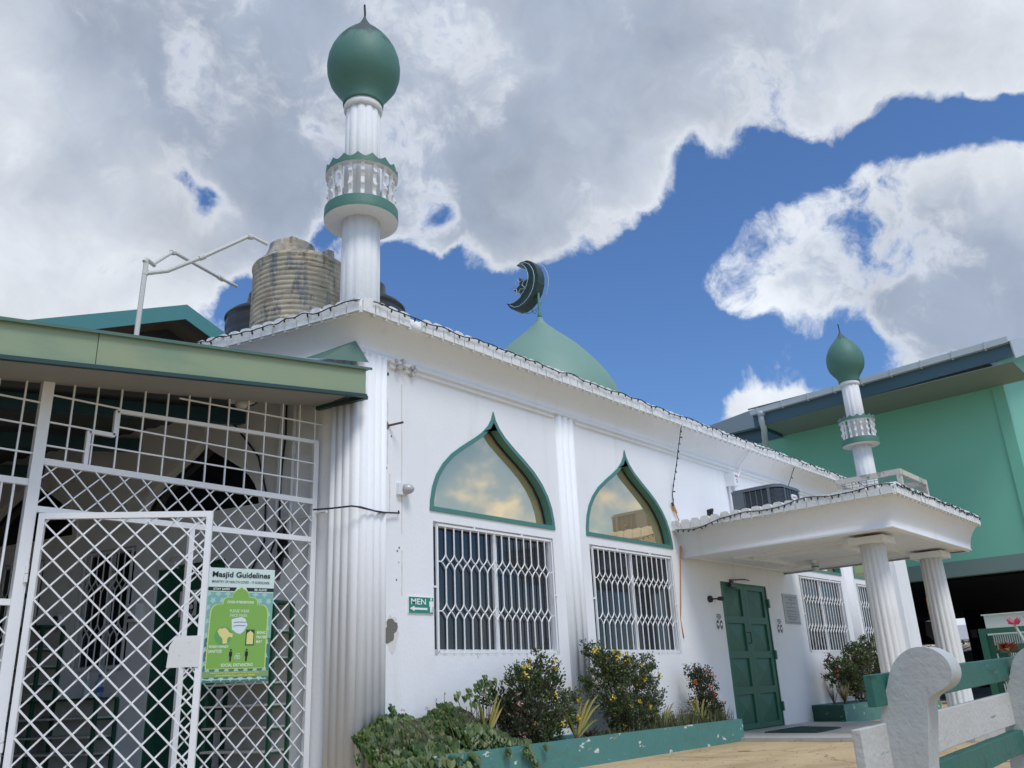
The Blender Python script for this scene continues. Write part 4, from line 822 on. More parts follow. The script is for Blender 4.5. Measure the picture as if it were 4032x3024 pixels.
g=G(FAC); g.tube([(12.77,2.975,.05),(12.78,2.6,.05),(12.8,2.1,.05)],.022,8); g.tube([(12.86,2.975,.06),(12.86,2.9,.07),(12.9,2.1,.10)],.03,8); build('conduit',g,whitealu,t)
g=G(FAC); g.tube([(12.93,3.02,.12),(12.95,3.1,.10),(13.10,3.26,.10),(13.14,3.40,.11),(13.2,3.52,.20),(13.26,3.64,.30)],.014,6); build('riser_conduit',g,whitealu,t)
t=empty('flood_lamp',(10.98,5.87,2.12),'tiny black lamp perched on the porch roof edge by the wall','lamp')
g=G(); g.smooth=True; g.tube([(10.98,5.88,2.17),(10.96,5.86,2.26),(10.93,5.80,2.27)],[.04,.05,.02],10); build('lamp_head',g,blackpl,t); g=G(); g.box(10.95,11.0,5.84,5.9,2.12,2.18); build('lamp_foot',g,blackpl,t)
# cage on the porch roof
cgm=mat('mouldy_concrete',(.52,.50,.44),.9,var=.15,bump=.4,layers=[((.07,.08,.06),(9,9,9),.54,.7,.75)])
cg=empty('roof_cage',(12.1,3.8,2.12),'mouldy concrete frame with wire mesh panels on the porch roof corner','cage')
cx0,cx1,cy0,cy1,z0,z1=11.62,12.74,3.38,4.24,2.12,2.50
g=G(); 
for a,b,c,d in ((cx0,cx1,cy0,cy0+.05),(cx0,cx1,cy1-.05,cy1)): g.box(a,b,c,d,z1-.07,z1)
for a,b in ((cx0,cx0+.05),(cx1-.05,cx1)): g.box(a,b,cy0+.05,cy1-.05,z1-.07,z1)
for a in (cx0+.002,cx1-.06):
    for c in (cy0+.002,cy1-.06): g.box(a,a+.058,c,c+.058,z0,z1-.07)
build('frame',g,cgm,cg)
g=G(); wm=mat('rusty_wire',(.25,.25,.23),.7)
for k in range(8):
    z=z0+.04+k*.04
    for y in (cy0+.02,cy1-.02): g.tube([(cx0+.05,y,z),(cx1-.05,y,z)],.004,4)
    for x in (cx0+.02,cx1-.02): g.tube([(x,cy0+.05,z),(x,cy1-.05,z)],.004,4)
for k in range(20):
    x=cx0+.06+k*.052
    for y in (cy0+.02,cy1-.02): g.tube([(x,y,z0),(x,y,z1-.05)],.0035,4)
for k in range(8):
    y=cy0+.06+k*.10
    for x in (cx0+.02,cx1-.02): g.tube([(x,y,z0),(x,y,z1-.05)],.0045,4)
build('mesh',g,wm,cg)

# planters -------------------------------------------------------------------------------
tealp=mat('peeling_teal_paint',S((78,130,124))[:3],.6,var=.1,vscale=4,bump=.2,bscale=30,layers=[((.10,.11,.07),(2.5,2.5,5),.56,.72,.55),((.62,.66,.58),(4.5,4.5,9),.625,.64,.95),((.28,.24,.18),(5,5,10),.655,.665,.9),((.03,.07,.06),(12,12,4),.64,.76,.5)])
soil=mat('dark_soil',(.045,.032,.024),.95,var=.4,vscale=20,bump=1,bscale=60)
def planter(nm,pl,th,z1,lab,gr):
    o=empty(nm,(sum(p[0] for p in pl)/len(pl),pl[0][1]-.1,-.79),lab,'planter',gr)
    inn=inset(pl,th); g=G(); g.prism(pl,-.79,z1,'z',[inn]); build('planter_wall',g,tealp,o)
    g=G(); g.prism(inn,-.79,z1-.05,'z'); build('soil',g,soil,o); return o
p1=planter('planter',[(5.45,5.80),(11.06,5.82),(11.03,6.455),(5.45,6.455)],.085,-.52,'long teal planter with peeling paint below the two front windows','teal planters at the wall')
p2_=planter('planter',[(14.50,5.80),(19.5,5.80),(19.5,6.455),(14.78,6.455)],.085,-.495,'teal planter with a darker end beyond the porch columns','teal planters at the wall')
g=G(); g.prism([(14.492,5.797),(14.775,6.452),(14.765,6.454),(14.482,5.802)],-.78,-.495,'z'); build('painted_end',g,mat('dark_end_paint',S((26,74,60))[:3],.6,layers=[((.25,.35,.28),(6,6,12),.62,.66,.8)]),p2_)
# ------------------------------------------------------------------ gabled roof behind the canopy
gb=empty('gabled_building',(7.9,17,-.79),'tall building with teal gable fascia and dark brown boards behind the canopy','building')
y=16.0; ap=(7.93,8.05); Lf=(3.2,6.05); Rt=(10.6,6.93)
tf=mat('teal_fascia',S((66,124,124))[:3],.5,var=.05); dk=mat('dark_brown_boards',(.022,.018,.020),.7,var=.3,layers=[((.05,.04,.04),(.3,6,6),.5,.6,.6)])
def fb_(g,a,b,h): g.prism([(a[0],a[1]),(b[0],b[1]),(b[0],b[1]-h),(a[0],a[1]-h)],y-.03,y,'y')
g=G(); fb_(g,Lf,ap,.34); fb_(g,ap,Rt,.34); build('gable_fascia',g,tf,gb)
g=G(); g.prism([(Lf[0],Lf[1]-.32),(ap[0],ap[1]-.32),(Rt[0],Rt[1]-.32),(Rt[0],-.79),(Lf[0],-.79)],y+.75,y+.8,'y'); build('gable_wall',g,dk,gb)
g=G()
for a,b in ((Lf,ap),(ap,Rt)):
    g.quad((a[0],y,a[1]-.04),(b[0],y,b[1]-.04),(b[0],y+9,b[1]-.04),(a[0],y+9,a[1]-.04)); g.quad((a[0],y,a[1]),(b[0],y,b[1]),(b[0],y+9,b[1]),(a[0],y+9,a[1]))
build('roof',g,mat('dark_soffit',(.03,.028,.03),.8),gb)
# ------------------------------------------------------------------ green building on the right
gw=mat('green_wall_paint',S((114,184,158))[:3],.6,var=.04,vscale=.8,bump=.05,layers=[((.21,.45,.35),(.5,.5,1.2),.45,.8,.4)])
gx=24.0; gr=empty('green_building',(29,9,-.79),'large pale green hall on an open dark undercroft, with white gutter and deep eaves','building')
Yc=4.07
g=G(); g.box(gx,gx+.25,Yc,16,2.54,7.2); build('side_wall',g,gw,gr)
g=G(); g.box(gx-.045,gx,Yc,Yc+.27,2.54,6.80); build('corner_strip',g,gw,gr)
g=G(); g.prism([(gx+.25,2.54),(48,2.54),(48,9.8),(36,11.6),(gx+.25,8.0)],Yc,Yc+.25,'y'); g.prism([(gx-.045,2.54),(gx+.25,2.54),(gx+.25,7.9),(gx-.045,7.6)],Yc-.003,Yc+.001,'y'); build('front_wall',g,gw,gr)
beamm=mat('grey_green_beam',S((112,132,126))[:3],.6,var=.06)
g=G(); g.box(gx-.02,gx+.3,Yc-.02,16,2.16,2.54); g.box(gx+.3,48,Yc-.02,Yc+.3,2.16,2.54); build('edge_beam',g,beamm,gr)
xf=22.2
sofm=mat('soffit_paint',S((116,132,126))[:3],.7,var=.04)
def tlt(x,yy,z): return (x,yy,z+(9.0-yy)*.028) 
g=G(); g.box(xf+.03,gx,3.45,10.0,6.78,6.80); build('soffit',g,sofm,gr)
fas=mat('slate_fascia',S((62,92,104))[:3],.5,var=.06)
g=G(); g.box(xf,xf+.03,3.40,10.1,6.74,7.12,tlt); build('fascia',g,fas,gr)
g=G(); g.box(xf,gx,10.1,10.13,6.74,7.12); g.box(gx-.03,gx+.02,10.13,16,6.74,7.24); build('rear_fascia',g,fas,gr)
gut=mat('grey_white_gutter',S((176,186,190))[:3],.45,var=.08,layers=[((.2,.22,.22),(.8,.8,8),.55,.8,.4)])
g=G(); g.prism([(xf-.13,7.22),(xf-.12,7.12),(xf-.08,7.085),(xf,7.085),(xf,7.24),(xf-.02,7.24),(xf-.02,7.12),(xf-.08,7.12),(xf-.10,7.235)],3.42,10.15,'y') if False else g.box(xf-.13,xf,3.42,10.15,7.08,7.235,tlt); gt=build('gutter',g,gut,gr)
for k in range(9):
    g=G(); yy=3.9+k*.75; g.box(xf-.15,xf-.128,yy,yy+.04,7.05,7.25,tlt); g.box(xf-.15,xf-.05,yy,yy+.04,7.04,7.062,tlt); build('gutter_bracket',g,gut,gt)
g=G(); g.smooth=True; g.tube([(xf-.05,9.85,7.06),(xf-.05,9.87,6.85),(xf+.1,9.9,6.62),(xf+.5,10.1,6.50),(gx-.15,10.6,6.15),(gx-.15,10.7,2.4)],.085,12); g.tube([(xf-.05,9.85,7.1),(xf-.05,9.85,6.98)],.11,12); build('downpipe',g,gut,gr)
sheet2=mat('roof_sheeting',S((58,78,82))[:3],.5,var=.1)
g=G(); g.prism([(xf-.12,7.26),(36,11.8),(48,10.0),(48,9.93),(36,11.72),(xf-.12,7.22)],3.40,10.2,'y'); g.prism([(gx-.2,7.2),(36,11.8),(48,10.0),(48,9.9),(36,11.7),(gx-.2,7.14)],10.2,16,'y'); build('roof',g,sheet2,gr)
g=G(); g.prism([(xf-.10,7.26),(36,11.85),(36,11.40),(xf+.06,6.86)],3.37,3.40,'y'); build('bargeboard',g,gut,gr)
g=G(); g.prism([(xf+.05,6.95),(gx,7.35),(gx,6.79)],3.95,4.0,'y'); build('eave_return',g,gut,gr)
und=mat('undercroft_ceiling',(.006,.009,.014),.9,var=.1,spec=.05)  # near-black colour carries the deep shade under the hall
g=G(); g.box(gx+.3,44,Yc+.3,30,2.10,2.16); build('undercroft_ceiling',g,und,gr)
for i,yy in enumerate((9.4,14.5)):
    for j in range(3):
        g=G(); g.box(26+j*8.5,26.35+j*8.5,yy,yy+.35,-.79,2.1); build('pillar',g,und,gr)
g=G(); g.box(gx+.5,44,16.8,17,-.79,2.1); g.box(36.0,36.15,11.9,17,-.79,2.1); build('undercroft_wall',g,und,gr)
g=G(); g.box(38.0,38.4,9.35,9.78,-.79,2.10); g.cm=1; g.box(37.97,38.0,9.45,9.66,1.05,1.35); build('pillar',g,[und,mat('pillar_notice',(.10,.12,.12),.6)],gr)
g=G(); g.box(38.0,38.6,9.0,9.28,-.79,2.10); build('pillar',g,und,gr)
g=G(); g.prism([(35.9,1.2),(36.0,1.72),(38.0,1.78),(39,1.0),(38.0,.9),(36.8,.95)],10.7,11.8,'y'); 
t=build('covered_bundle',g,mat('dark_tarpaulin',(.012,.014,.018),.7,bump=.5,bscale=6),None,'dark covered bundle in the undercroft left of the red post','bundle')
# red-orange post, white panel, slatted screen
t=empty('painted_post',(22.2,6.43,-.79),'thin post painted orange and red behind the second porch column','post')
g=G(); g.box(22.15,22.25,6.39,6.45,-.79,1.20); g.cm=1; g.box(22.15,22.25,6.39,6.45,1.20,1.59); g.cm=0; build('post_shaft',g,[mat('red_post_paint',(.26,.06,.035),.6),mat('orange_post_paint',(.42,.2,.10),.6)],t); g=G(); g.box(22.05,22.35,6.3,6.54,-.79,-.75); build('post_foot',g,raw,t)
t=empty('white_partition',(22,4.1,-.79),'plain pale grey partition wall behind the slatted green screen','wall')
pm=mat('partition_paint',S((196,206,202))[:3],.6,var=.04,vscale=1.5)
g=G(); g.box(22,22.1,1.2,5.26,-.79,1.065); build('panel',g,pm,t)
g=G(); g.box(21.95,22.0,1.2,5.30,1.065,1.09); g.box(21.97,22.0,3.9,3.93,-.79,1.065); build('trim',g,pm,t)
sc_=empty('slatted_screen',(15.6,3.3,-.79),'dark green framed screen of upright pale slats with square openings behind the bench','screen')
sx=15.5; y0,y1=1.8,3.83
g=G(); g.box(sx,sx+.06,y0,y1,.475,.555); g.box(sx,sx+.06,y1-.09,y1,-.79,.475); g.box(sx,sx+.06,y0,y0+.08,-.79,.475); g.box(sx,sx+.06,y0+.08,y1-.09,-.79,-.70); build('frame',g,doorg,sc_)
g=G(); g.box(sx+.10,sx+.13,y0,y1-.05,-.7,.45); build('backing',g,doorg,sc_)
g=G(); sl=mat('pale_slat',S((178,192,186))[:3],.5,var=.04)
yy=y0+.1
while yy<y1-.2:
    segs=[(-.69,-.28),(-.20,.02),(.10,.17),(.30,.46)] if int((yy-y0)/.14)%2 else [(-.69,.05),(.22,.46)]
    for a,b in segs: g.box(sx+.045,sx+.058,yy,yy+.018,a,b)
    yy+=.032
build('slats',g,sl,sc_)
yy=y0+.12
while yy<y1-.25:
    g=G(); g.box(sx+.03,sx+.042,yy,yy+.11,.17,.30); build('square_panel',g,doorg,sc_)
    g=G(); g.box(sx+.03,sx+.042,yy+.03,yy+.09,.02,.10); build('square_panel',g,doorg,sc_); yy+=.26
# things seen far off through the undercroft
rooff=mat('far_grey_roof',(.40,.40,.41),.7,var=.15); treem=leafmat('far_tree_leaves',(.03,.06,.02),(.07,.12,.03),(.16,.14,.06),.2)
t=empty('distant_house',(75,19,-.79),'distant low house with grey roof seen through the undercroft','house')
g=G(); g.box(72,74,12,26,-.79,1.55); build('house_wall',g,mat('far_wall',(.5,.52,.5),.8,var=.1),t)
g=G(); g.prism([(70.5,1.9),(73,3.0),(75.5,1.9),(75.5,1.75),(70.5,1.75)],11,27,'y'); build('house_roof',g,rooff,t)
t=empty('rusty_shed',(50,13.2,-.79),'low shed with sagging rusty corrugated roof beyond the undercroft','shed')
g=G()
for k in range(22):
    yy=11.2+k*.2; dz=.05*math.sin(k*1.3)+wob(k,.4,.2); g.quad((48,yy,.78+dz),(52,yy,1.15+dz),(52,yy+.12,1.2+dz),(48,yy+.12,.83+dz)); g.quad((48,yy+.12,.83+dz),(52,yy+.12,1.2+dz),(52,yy+.2,1.15+dz),(48,yy+.2,.78+dz))
build('shed_roof',g,mat('rusty_sheet',(.34,.25,.19),.8,var=.3,layers=[((.5,.48,.44),(2,2,2),.5,.65,.8)]),t)
for yy in (11.4,13.1,15.0):
    g=G(); g.box(48.2,48.35,yy,yy+.12,-.79,.85); build('shed_post',g,raw,t)
g=G(); g.box(51,51.1,11.2,15.6,-.79,1.0); build('shed_wall',g,mat('shed_dark',(.03,.04,.03),.8),t)
# ------------------------------------------------------------------ foliage
def leafq(g,c,d,nrm,ln,wd,bend=.15):
    """one small pointed leaf: base c, direction d"""
    d=d.normalized(); s=d.cross(nrm)
    if s.length<1e-3: s=Vector((1,0,0))
    s.normalize(); nn=s.cross(d).normalized()
    p=[c, c+d*ln*.45+s*wd*.5+nn*bend*ln*.2, c+d*ln-nn*bend*ln*.3, c+d*ln*.45-s*wd*.5+nn*bend*ln*.2]
    g.F([g.P(tuple(q)) for q in p])
def rv(): 
    while True:
        v=Vector((random.uniform(-1,1),random.uniform(-1,1),random.uniform(-1,1)))
        if .05<v.length<1: return v.normalized()
def blobs_shrub(name,lab,cat,base,lobes,nper,ln,wd,lm,twigm,flower=None,grp=None,fl_n=0,cl=.10,nclump=60,upb=.5):
    """lobes: (x,y,z,rx,ry,rz) ellipsoids full of leaf clusters on twigs"""
    o=empty(name,base,lab,cat,grp); gl=G(); gt_=G(); gf=G(); bz=Vector(base)
    for (x,y,z,rx,ry,rz) in lobes:
        c0=Vector((x,y,z)); vol=rx*ry*rz; nc=max(8,int(1.55*nclump*(vol/.01)**.66))
        hub=Vector((x*.6+bz.x*.4,y,z-rz*.75)); gt_.tube([tuple(bz+Vector((random.uniform(-.08,.08),random.uniform(-.04,.04),0))),tuple(hub)],[.013,.009],5)
        for k in range(nc):
            d=rv(); rr=random.random()**.42; p=c0+Vector((d.x*rx,d.y*ry,d.z*rz))*rr*random.uniform(.88,1.1)
            if p.z<bz.z: p.z=bz.z+random.uniform(0,.05)
            if p.y>6.43: p.y=6.43-random.uniform(0,.06)
            if rr>.35: gt_.tube([tuple(hub+(p-hub)*.25+rv()*.02),tuple(p)],[.005,.0025],3,caps=False)
            ax=(p-hub).normalized()+Vector((0,0,upb)); ax.normalize()
            for j in range(nper):
                q=p+rv()*cl*random.random()*.6+ax*random.uniform(-.02,.03); dd=(ax*.9+rv()*.9)
                leafq(gl,q,dd,rv(),ln*random.uniform(.7,1.25),wd*random.uniform(.7,1.2))
            if flower and rr>.75 and random.random()<fl_n/nc/len(lobes)*3.0 and d.y<.3:
                fc=p+ax*.03+Vector((0,-.02,0))
                for j in range(12): leafq(gf,fc+rv()*.022,rv()+Vector((0,-.3,.3)),rv(),.029,.021)
    build('foliage',gl,lm,o); build('twigs',gt_,twigm,o)
    if flower and gf.f: build('flowers',gf,flower,o)
    return o
twig=mat('twig_bark',(.10,.075,.05),.8,var=.3)
ix=leafmat('small_leaf_green',(.030,.055,.020),(.060,.10,.032),(.15,.17,.06))
ixd=leafmat('dark_red_green_leaf',(.020,.034,.015),(.040,.060,.025),(.09,.07,.035))
yf=mat('yellow_petals',(.72,.55,.06),.5,var=.15); of=mat('orange_petals',(.62,.16,.06),.5,var=.15); pf=mat('pink_petals',(.58,.36,.34),.5,var=.15)
blobs_shrub('flowering_shrub','tall dark shrub with scattered yellow flowers below the first barred window','shrub',(7.25,6.15,-.55),
 [(6.98,6.15,.02,.17,.15,.20),(7.30,6.15,.10,.22,.16,.26),(7.52,6.15,.02,.18,.15,.22),(7.25,6.1,-.25,.42,.22,.30),(7.66,6.12,-.24,.22,.18,.22),(7.15,6.08,-.42,.40,.22,.18)],26,.036,.019,ix,twig,yf,'shrubs in the planters',18,nclump=38)
blobs_shrub('flowering_shrub','low dark shrub with pink flower heads left of the yellow-flowered one','shrub',(6.75,6.05,-.55),
 [(6.62,6.05,-.16,.22,.16,.18),(6.85,6.0,-.30,.26,.18,.20),(6.60,6.0,-.38,.24,.18,.16)],24,.040,.025,ixd,twig,pf,'shrubs in the planters',9,nclump=36)
blobs_shrub('flowering_shrub','broad dense shrub with yellow flowers between the first and second windows','shrub',(8.85,6.15,-.55),
 [(8.55,6.15,.16,.26,.16,.20),(8.30,6.2,.38,.09,.08,.13),(8.52,6.2,.33,.10,.08,.12),(8.80,6.15,.14,.30,.18,.22),(9.30,6.15,.10,.28,.16,.24),(8.65,6.1,-.15,.36,.22,.28),(9.25,6.1,-.22,.28,.18,.26),(8.95,6.1,-.40,.45,.22,.18),(8.22,6.15,.05,.12,.10,.16)],26,.036,.019,ix,twig,yf,'shrubs in the planters',22,nclump=38)
blobs_shrub('flowering_shrub','narrow reddish shrub with orange flowers beside the green double door','shrub',(10.65,6.15,-.55),
 [(10.62,6.15,.04,.24,.16,.18),(10.68,6.12,-.16,.28,.18,.22),(10.62,6.1,-.38,.32,.2,.2),(10.95,6.15,-.40,.18,.15,.14)],24,.036,.019,ixd,twig,of,'shrubs in the planters',12,nclump=34)
blobs_shrub('flowering_shrub','large dark shrub with orange flowers beyond the porch','shrub',(16.2,6.12,-.5),
 [(15.0,6.12,.0,.13,.12,.26),(15.5,6.1,.0,.38,.22,.26),(16.2,6.12,.18,.42,.24,.34),(16.85,6.12,.28,.42,.24,.34),(16.0,6.1,-.2,.7,.24,.26),(17.1,6.1,-.05,.5,.24,.4)],24,.05,.026,ix,twig,of,'shrubs in the planters',14,nclump=22)
# broad-leaved creeper smothering the near end of the planter
vine=empty('creeper',(5.8,5.9,-.79),'broad-leaved green creeper smothering the near end of the teal planter','creeper')
vm=leafmat('creeper_leaf',(.040,.085,.020),(.070,.13,.032),(.16,.20,.055),.3); g=G(); g2=G()
def heart(g,c,nrm,up,s):
    nrm=nrm.normalized(); a=nrm.cross(up)
    if a.length<1e-3: a=Vector((1,0,0))
    a.normalize(); b=a.cross(nrm).normalized(); pts=[(0,-.25,0),(.32,-.42,.06),(.5,-.12,.10),(.36,.28,.04),(0,.62,-.06)]
    ids=[g.P(tuple(c+(a*x*.9+b*-yy+nrm*zz)*s)) for x,yy,zz in pts]; ids2=[g.P(tuple(c+(a*-x*.9+b*-yy+nrm*zz)*s)) for x,yy,zz in pts[1:4]]
    g.F([ids[0],ids[1],ids[2],ids[3],ids[4]]); g.F([ids[4],ids2[2],ids2[1],ids2[0],ids[0]])
TOP=[(4.88,-.45),(4.98,-.36),(5.1,-.30),(5.3,-.20),(5.55,-.20),(5.72,-.27),(5.9,-.20),(6.06,-.12),(6.25,-.18),(6.4,-.28),(6.55,-.42),(6.75,-.48),(7.1,-.50)]
def topf(x):
    for (a,b),(c,d) in zip(TOP,TOP[1:]):
        if a<=x<=c: return b+(d-b)*(x-a)/(c-a)
    return -.5
for k in range(3800):
    x=random.uniform(4.98,6.75) if random.random()<.85 else random.uniform(5.0,6.1); t=topf(x)
    low=-.74 if x<5.9 else -.53
    z=t-(t-low)*random.random()**1.15+random.uniform(-.03,.02); dep=(t-z)/(t-low+1e-6); yy=6.32-.55*min(1,dep*1.4+.05)*random.uniform(.6,1.08)
    if x>5.9: yy=max(yy,5.86)
    n_=Vector((random.uniform(-.7,.5),-1.0,random.uniform(.1,1.1))); heart(g,Vector((x,yy,z)),n_,Vector((random.uniform(-.4,.4),random.uniform(-.2,.2),1)),random.uniform(.055,.098))
for (x,z) in ((6.62,-.55),(6.68,-.62),(6.73,-.68),(6.60,-.59),(6.35,-.56),(6.9,-.55),(4.86,-.50),(4.84,-.55),(4.87,-.58),(5.22,-.12),(5.24,-.16),(6.03,-.05),(6.2,-.03),(6.35,.0),(6.42,.03),(6.5,.02),(6.55,.07),(6.36,.05),(6.43,.10),(6.40,-.04),(6.56,-.03),(6.3,-.08),(6.25,-.12),(6.45,-.08),(6.5,-.04),(6.15,-.08),(6.3,.02),(6.47,.06)):
    for j in range(7): heart(g,Vector((x+random.uniform(-.03,.03),5.76 if z<-.5 else 6.1,z+random.uniform(-.03,.03))),Vector((random.uniform(-.5,.3),-1,random.uniform(.2,1))),Vector((0,0,1)),random.uniform(.04,.065))
build('foliage',g,vm,vine)
for k in range(46):
    x=random.uniform(4.95,6.7); t=topf(x); g2.tube([(x,6.0,-.55),(x+random.uniform(-.1,.1),5.95,(t-.55)/2),(x+random.uniform(-.15,.15),6.0,t-.02)],.004,3,caps=False)
for a,b in (((5.62,6.05,-.25),(5.60,6.05,-.14)),((5.73,6.05,-.27),(5.71,6.05,-.08)),((5.82,6.05,-.26),(5.82,6.05,-.02)),((6.58,5.78,-.5),(6.66,5.77,-.66))): g2.tube([a,b],.0025,3)
for q in ((6.03,-.05),(6.2,-.03),(6.35,.0),(6.42,.03),(6.5,.02),(6.55,.07),(6.36,.05),(6.43,.10),(6.40,-.04),(6.56,-.03),(6.62,-.14),(6.3,-.12)): g2.tube([(6.35+(q[0]-6.35)*.3,6.08,-.45),(6.35+(q[0]-6.35)*.75,6.12,q[1]-.14),(q[0],6.1,q[1])],.004,4,caps=False)
build('stems',g2,twig,vine)
g=G()
for c in ((5.27,6.0,-.14),(5.60,6.05,-.135),(5.71,6.05,-.075),(5.82,6.05,-.015),(6.30,6.0,-.05),(6.33,6.0,-.02),(6.6,5.98,-.03),(6.75,5.95,-.06)):
    for j in range(10): leafq(g,Vector(c)+rv()*.012,rv(),rv(),.018,.012)
build('flowers',g,pf,vine)
# strap-leaved plants
def strap(name,lab,base,n,ln,wd,m,grp,spread=.8,ylw=None,droop=.5):
    o=empty(name,base,lab,'plant',grp); g=G(); b=Vector(base)
    for k in range(n):
        a=random.uniform(0,6.28) if ylw is None else ylw[k][0]; up=random.uniform(.7,1.3) if ylw is None else ylw[k][1]; l=ln*random.uniform(.7,1.1) if ylw is None else ylw[k][2]
        d=Vector((math.cos(a)*spread,math.sin(a)*.5*spread,up)).normalized(); p=b.copy(); side=d.cross(Vector((0,-1,.2))).normalized(); prev=None; st=9
        for i in range(st+1):
            s=i/st; w_=wd*(math.sin(math.pi*min(1,s*.85+.12)))**.8*(1 if s<.98 else .1); fold=Vector((0,-.3,.2))*w_
            A=g.P(tuple(p-side*w_/2+fold*0)); Cc=g.P(tuple(p+Vector((0,.012,-.006))*min(1,w_*20))); Bq=g.P(tuple(p+side*w_/2))
            if prev: g.F([prev[0],prev[1],Cc,A]); g.F([prev[1],prev[2],Bq,Cc])
            prev=(A,Cc,Bq); p=p+d*l/st; d=(d+Vector((0,0,-droop*2.2/st*s*1.6))).normalized()
    build('leaves',g,m,o); g=G(); g.lathe(b.x,b.y,[(.03,b.z-.03),(.02,b.z+.05)],8); build('crown',g,twig,o); return o
ym=leafmat('yellow_strap_leaf',(.16,.19,.035),(.30,.28,.06),(.42,.30,.07),.35); gm=leafmat('straw_strap_leaf',(.14,.15,.05),(.28,.24,.11),(.36,.28,.14),.3); pm_=leafmat('dark_strap_leaf',(.05,.04,.035),(.09,.06,.05),(.14,.08,.06),.2)
strap('strap_plant','yellow-green strap-leaved plant between the two big shrubs',(7.66,5.97,-.54),9,.5,.040,ym,'strap-leaved plants',ylw=[(-.1,1.1,.62),(0.0,.8,.58),(.1,1.4,.5),(3.0,1.8,.4),(2.9,1.3,.35),(-.3,.6,.40),(.3,2.2,.42),(3.4,1.6,.3),(-.2,1.8,.46)])
strap('strap_plant','two long yellow blades rising through the creeper',(6.25,5.93,-.42),5,.5,.036,ym,'strap-leaved plants',ylw=[(0.2,1.7,.46),(0,1.35,.40),(.1,.9,.36),(2.8,2.6,.36),(3.2,2.9,.3)],droop=.15)
strap('strap_plant','spiky yellow plant in front of the narrow orange-flowered shrub',(10.27,5.98,-.52),8,.45,.04,ym,'strap-leaved plants',ylw=[(1.5,3.5,.42),(0,.75,.46),(3.1,1.0,.40),(2.9,1.6,.34),(.2,1.5,.34),(3.3,.8,.30),(0,2.2,.3),(3,2.6,.35)],droop=.3)
strap('strap_plant','straw-coloured spiky plant in the far planter near its dark end',(14.15,6.0,-.5),13,.42,.022,gm,'strap-leaved plants',.45,droop=.12) if False else None
strap('strap_plant','thin reddish spiky plant at the dark end of the far planter',(14.75,6.05,-.5),12,.34,.022,pm_,'strap-leaved plants',.5,droop=.15)
strap('strap_plant','bushy straw-yellow spiky plant in the far planter',(15.1,6.0,-.5),26,.38,.035,gm,'strap-leaved plants',.55,droop=.3)
strap('strap_plant','dark purplish low tufts at the foot of the middle pilaster',(8.0,6.05,-.56),30,.16,.018,pm_,'strap-leaved plants',1.2,droop=.4)
strap('strap_plant','pale yellow blades at the right foot of the broad shrub',(9.42,6.0,-.52),6,.34,.03,ym,'strap-leaved plants',ylw=[(0,1,.4),(.2,1.3,.32),(2.8,1.2,.26),(0,.8,.3),(3.1,1.6,.2),(.4,2,.24)])
g=G()
for k in range(1500):
    x=random.uniform(9.1,10.95) if random.random()<.8 else random.uniform(7.9,9.1); hh=random.uniform(.05,.27)*(1 if x>9.1 else .5); b=Vector((x,random.uniform(5.86,6.2),-.57)); leafq(g,b,Vector((random.uniform(-.35,.35),random.uniform(-.2,.2),1)),rv(),hh,.010)
    if random.random()<.35: leafq(g,b+Vector((random.uniform(-.05,.05),0,hh*random.uniform(.5,1))),rv(),rv(),.024,.014)
for k in range(160):
    x=random.uniform(9.3,10.5); c=Vector((x,random.uniform(5.86,6.1),random.uniform(-.45,-.25)))
    g.cm=1
    for j in range(3): leafq(g,c,rv(),rv(),.013,.010)
    g.cm=0
build('weeds',g,[leafmat('weed_leaf',(.07,.09,.035),(.12,.13,.05),(.20,.18,.09),.3),mat('weed_seed',(.5,.47,.38),.7)],kind='stuff',label='thin straggly weeds with pale seed heads along the planter',cat='weeds')
g=G()
for k in range(420):
    a=random.uniform(5.4,14); b=random.uniform(2.9,5.76); 
    if a>10.9: continue
    leafq(g,Vector((a,b,-.786)),Vector((random.uniform(-1,1),random.uniform(-1,1),.08)),Vector((0,0,1)),random.uniform(.015,.045),.014)
build('leaf_litter',g,leafmat('dry_litter',(.06,.04,.03),(.14,.09,.05),(.22,.15,.09),.1),kind='stuff',label='scattered dry leaves and grit on the sandy yard',cat='leaf litter')

# bench -----------------------------------------------------------------------------------------
bw=mat('weathered_bench_concrete',(.45,.47,.46),.85,var=.14,vscale=5,bump=.22,bscale=38,layers=[((.34,.31,.28),(7,7,3),.56,.8,.6),((.24,.23,.22),(45,45,30),.66,.76,.5)])
bgm=mat('weathered_green_board',S((40,98,86))[:3],.55,var=.15,vscale=5,bump=.2,bscale=30,layers=[((.015,.025,.025),(2.2,9,9),.56,.7,.8),(S((110,168,150)),(2,14,14),.66,.72,.6)])
bwm=mat('cracked_white_board',(.50,.50,.475),.8,var=.12,vscale=6,bump=.3,bscale=42,layers=[((.10,.09,.09),(3,10,22),.62,.70,.8),((.40,.36,.32),(2,6,12),.5,.75,.6)])
bench=empty('garden_bench',(5.2,1.35,-.79),'weathered bench with scrolled white concrete ends and green and white boards in the right foreground','bench')
P0=[(1.525,-.79),(1.493,-.385),(1.457,-.217),(1.43,-.141),(1.395,-.06),(1.372,.0),(1.345,.038),(1.31,.068),(1.27,.086),(1.225,.090),(1.18,.078),(1.145,.050),(1.125,.015),(1.121,-.02),(1.133,-.055),(1.160,-.08),(1.20,-.097),(1.228,-.113),(1.244,-.14),(1.250,-.182),(1.287,-.385),(1.33,-.79)]
def chaikin(pl,it=2):
    for _ in range(it):
        o=[]; n=len(pl)
        for i in range(n):
            a=Vector(pl[i]);b=Vector(pl[(i+1)%n]); 
            if (a-b).length>.25: o+=[tuple(a),tuple(b)]
            else: o+=[tuple(a*.75+b*.25),tuple(a*.25+b*.75)]
        pl=o
    return pl
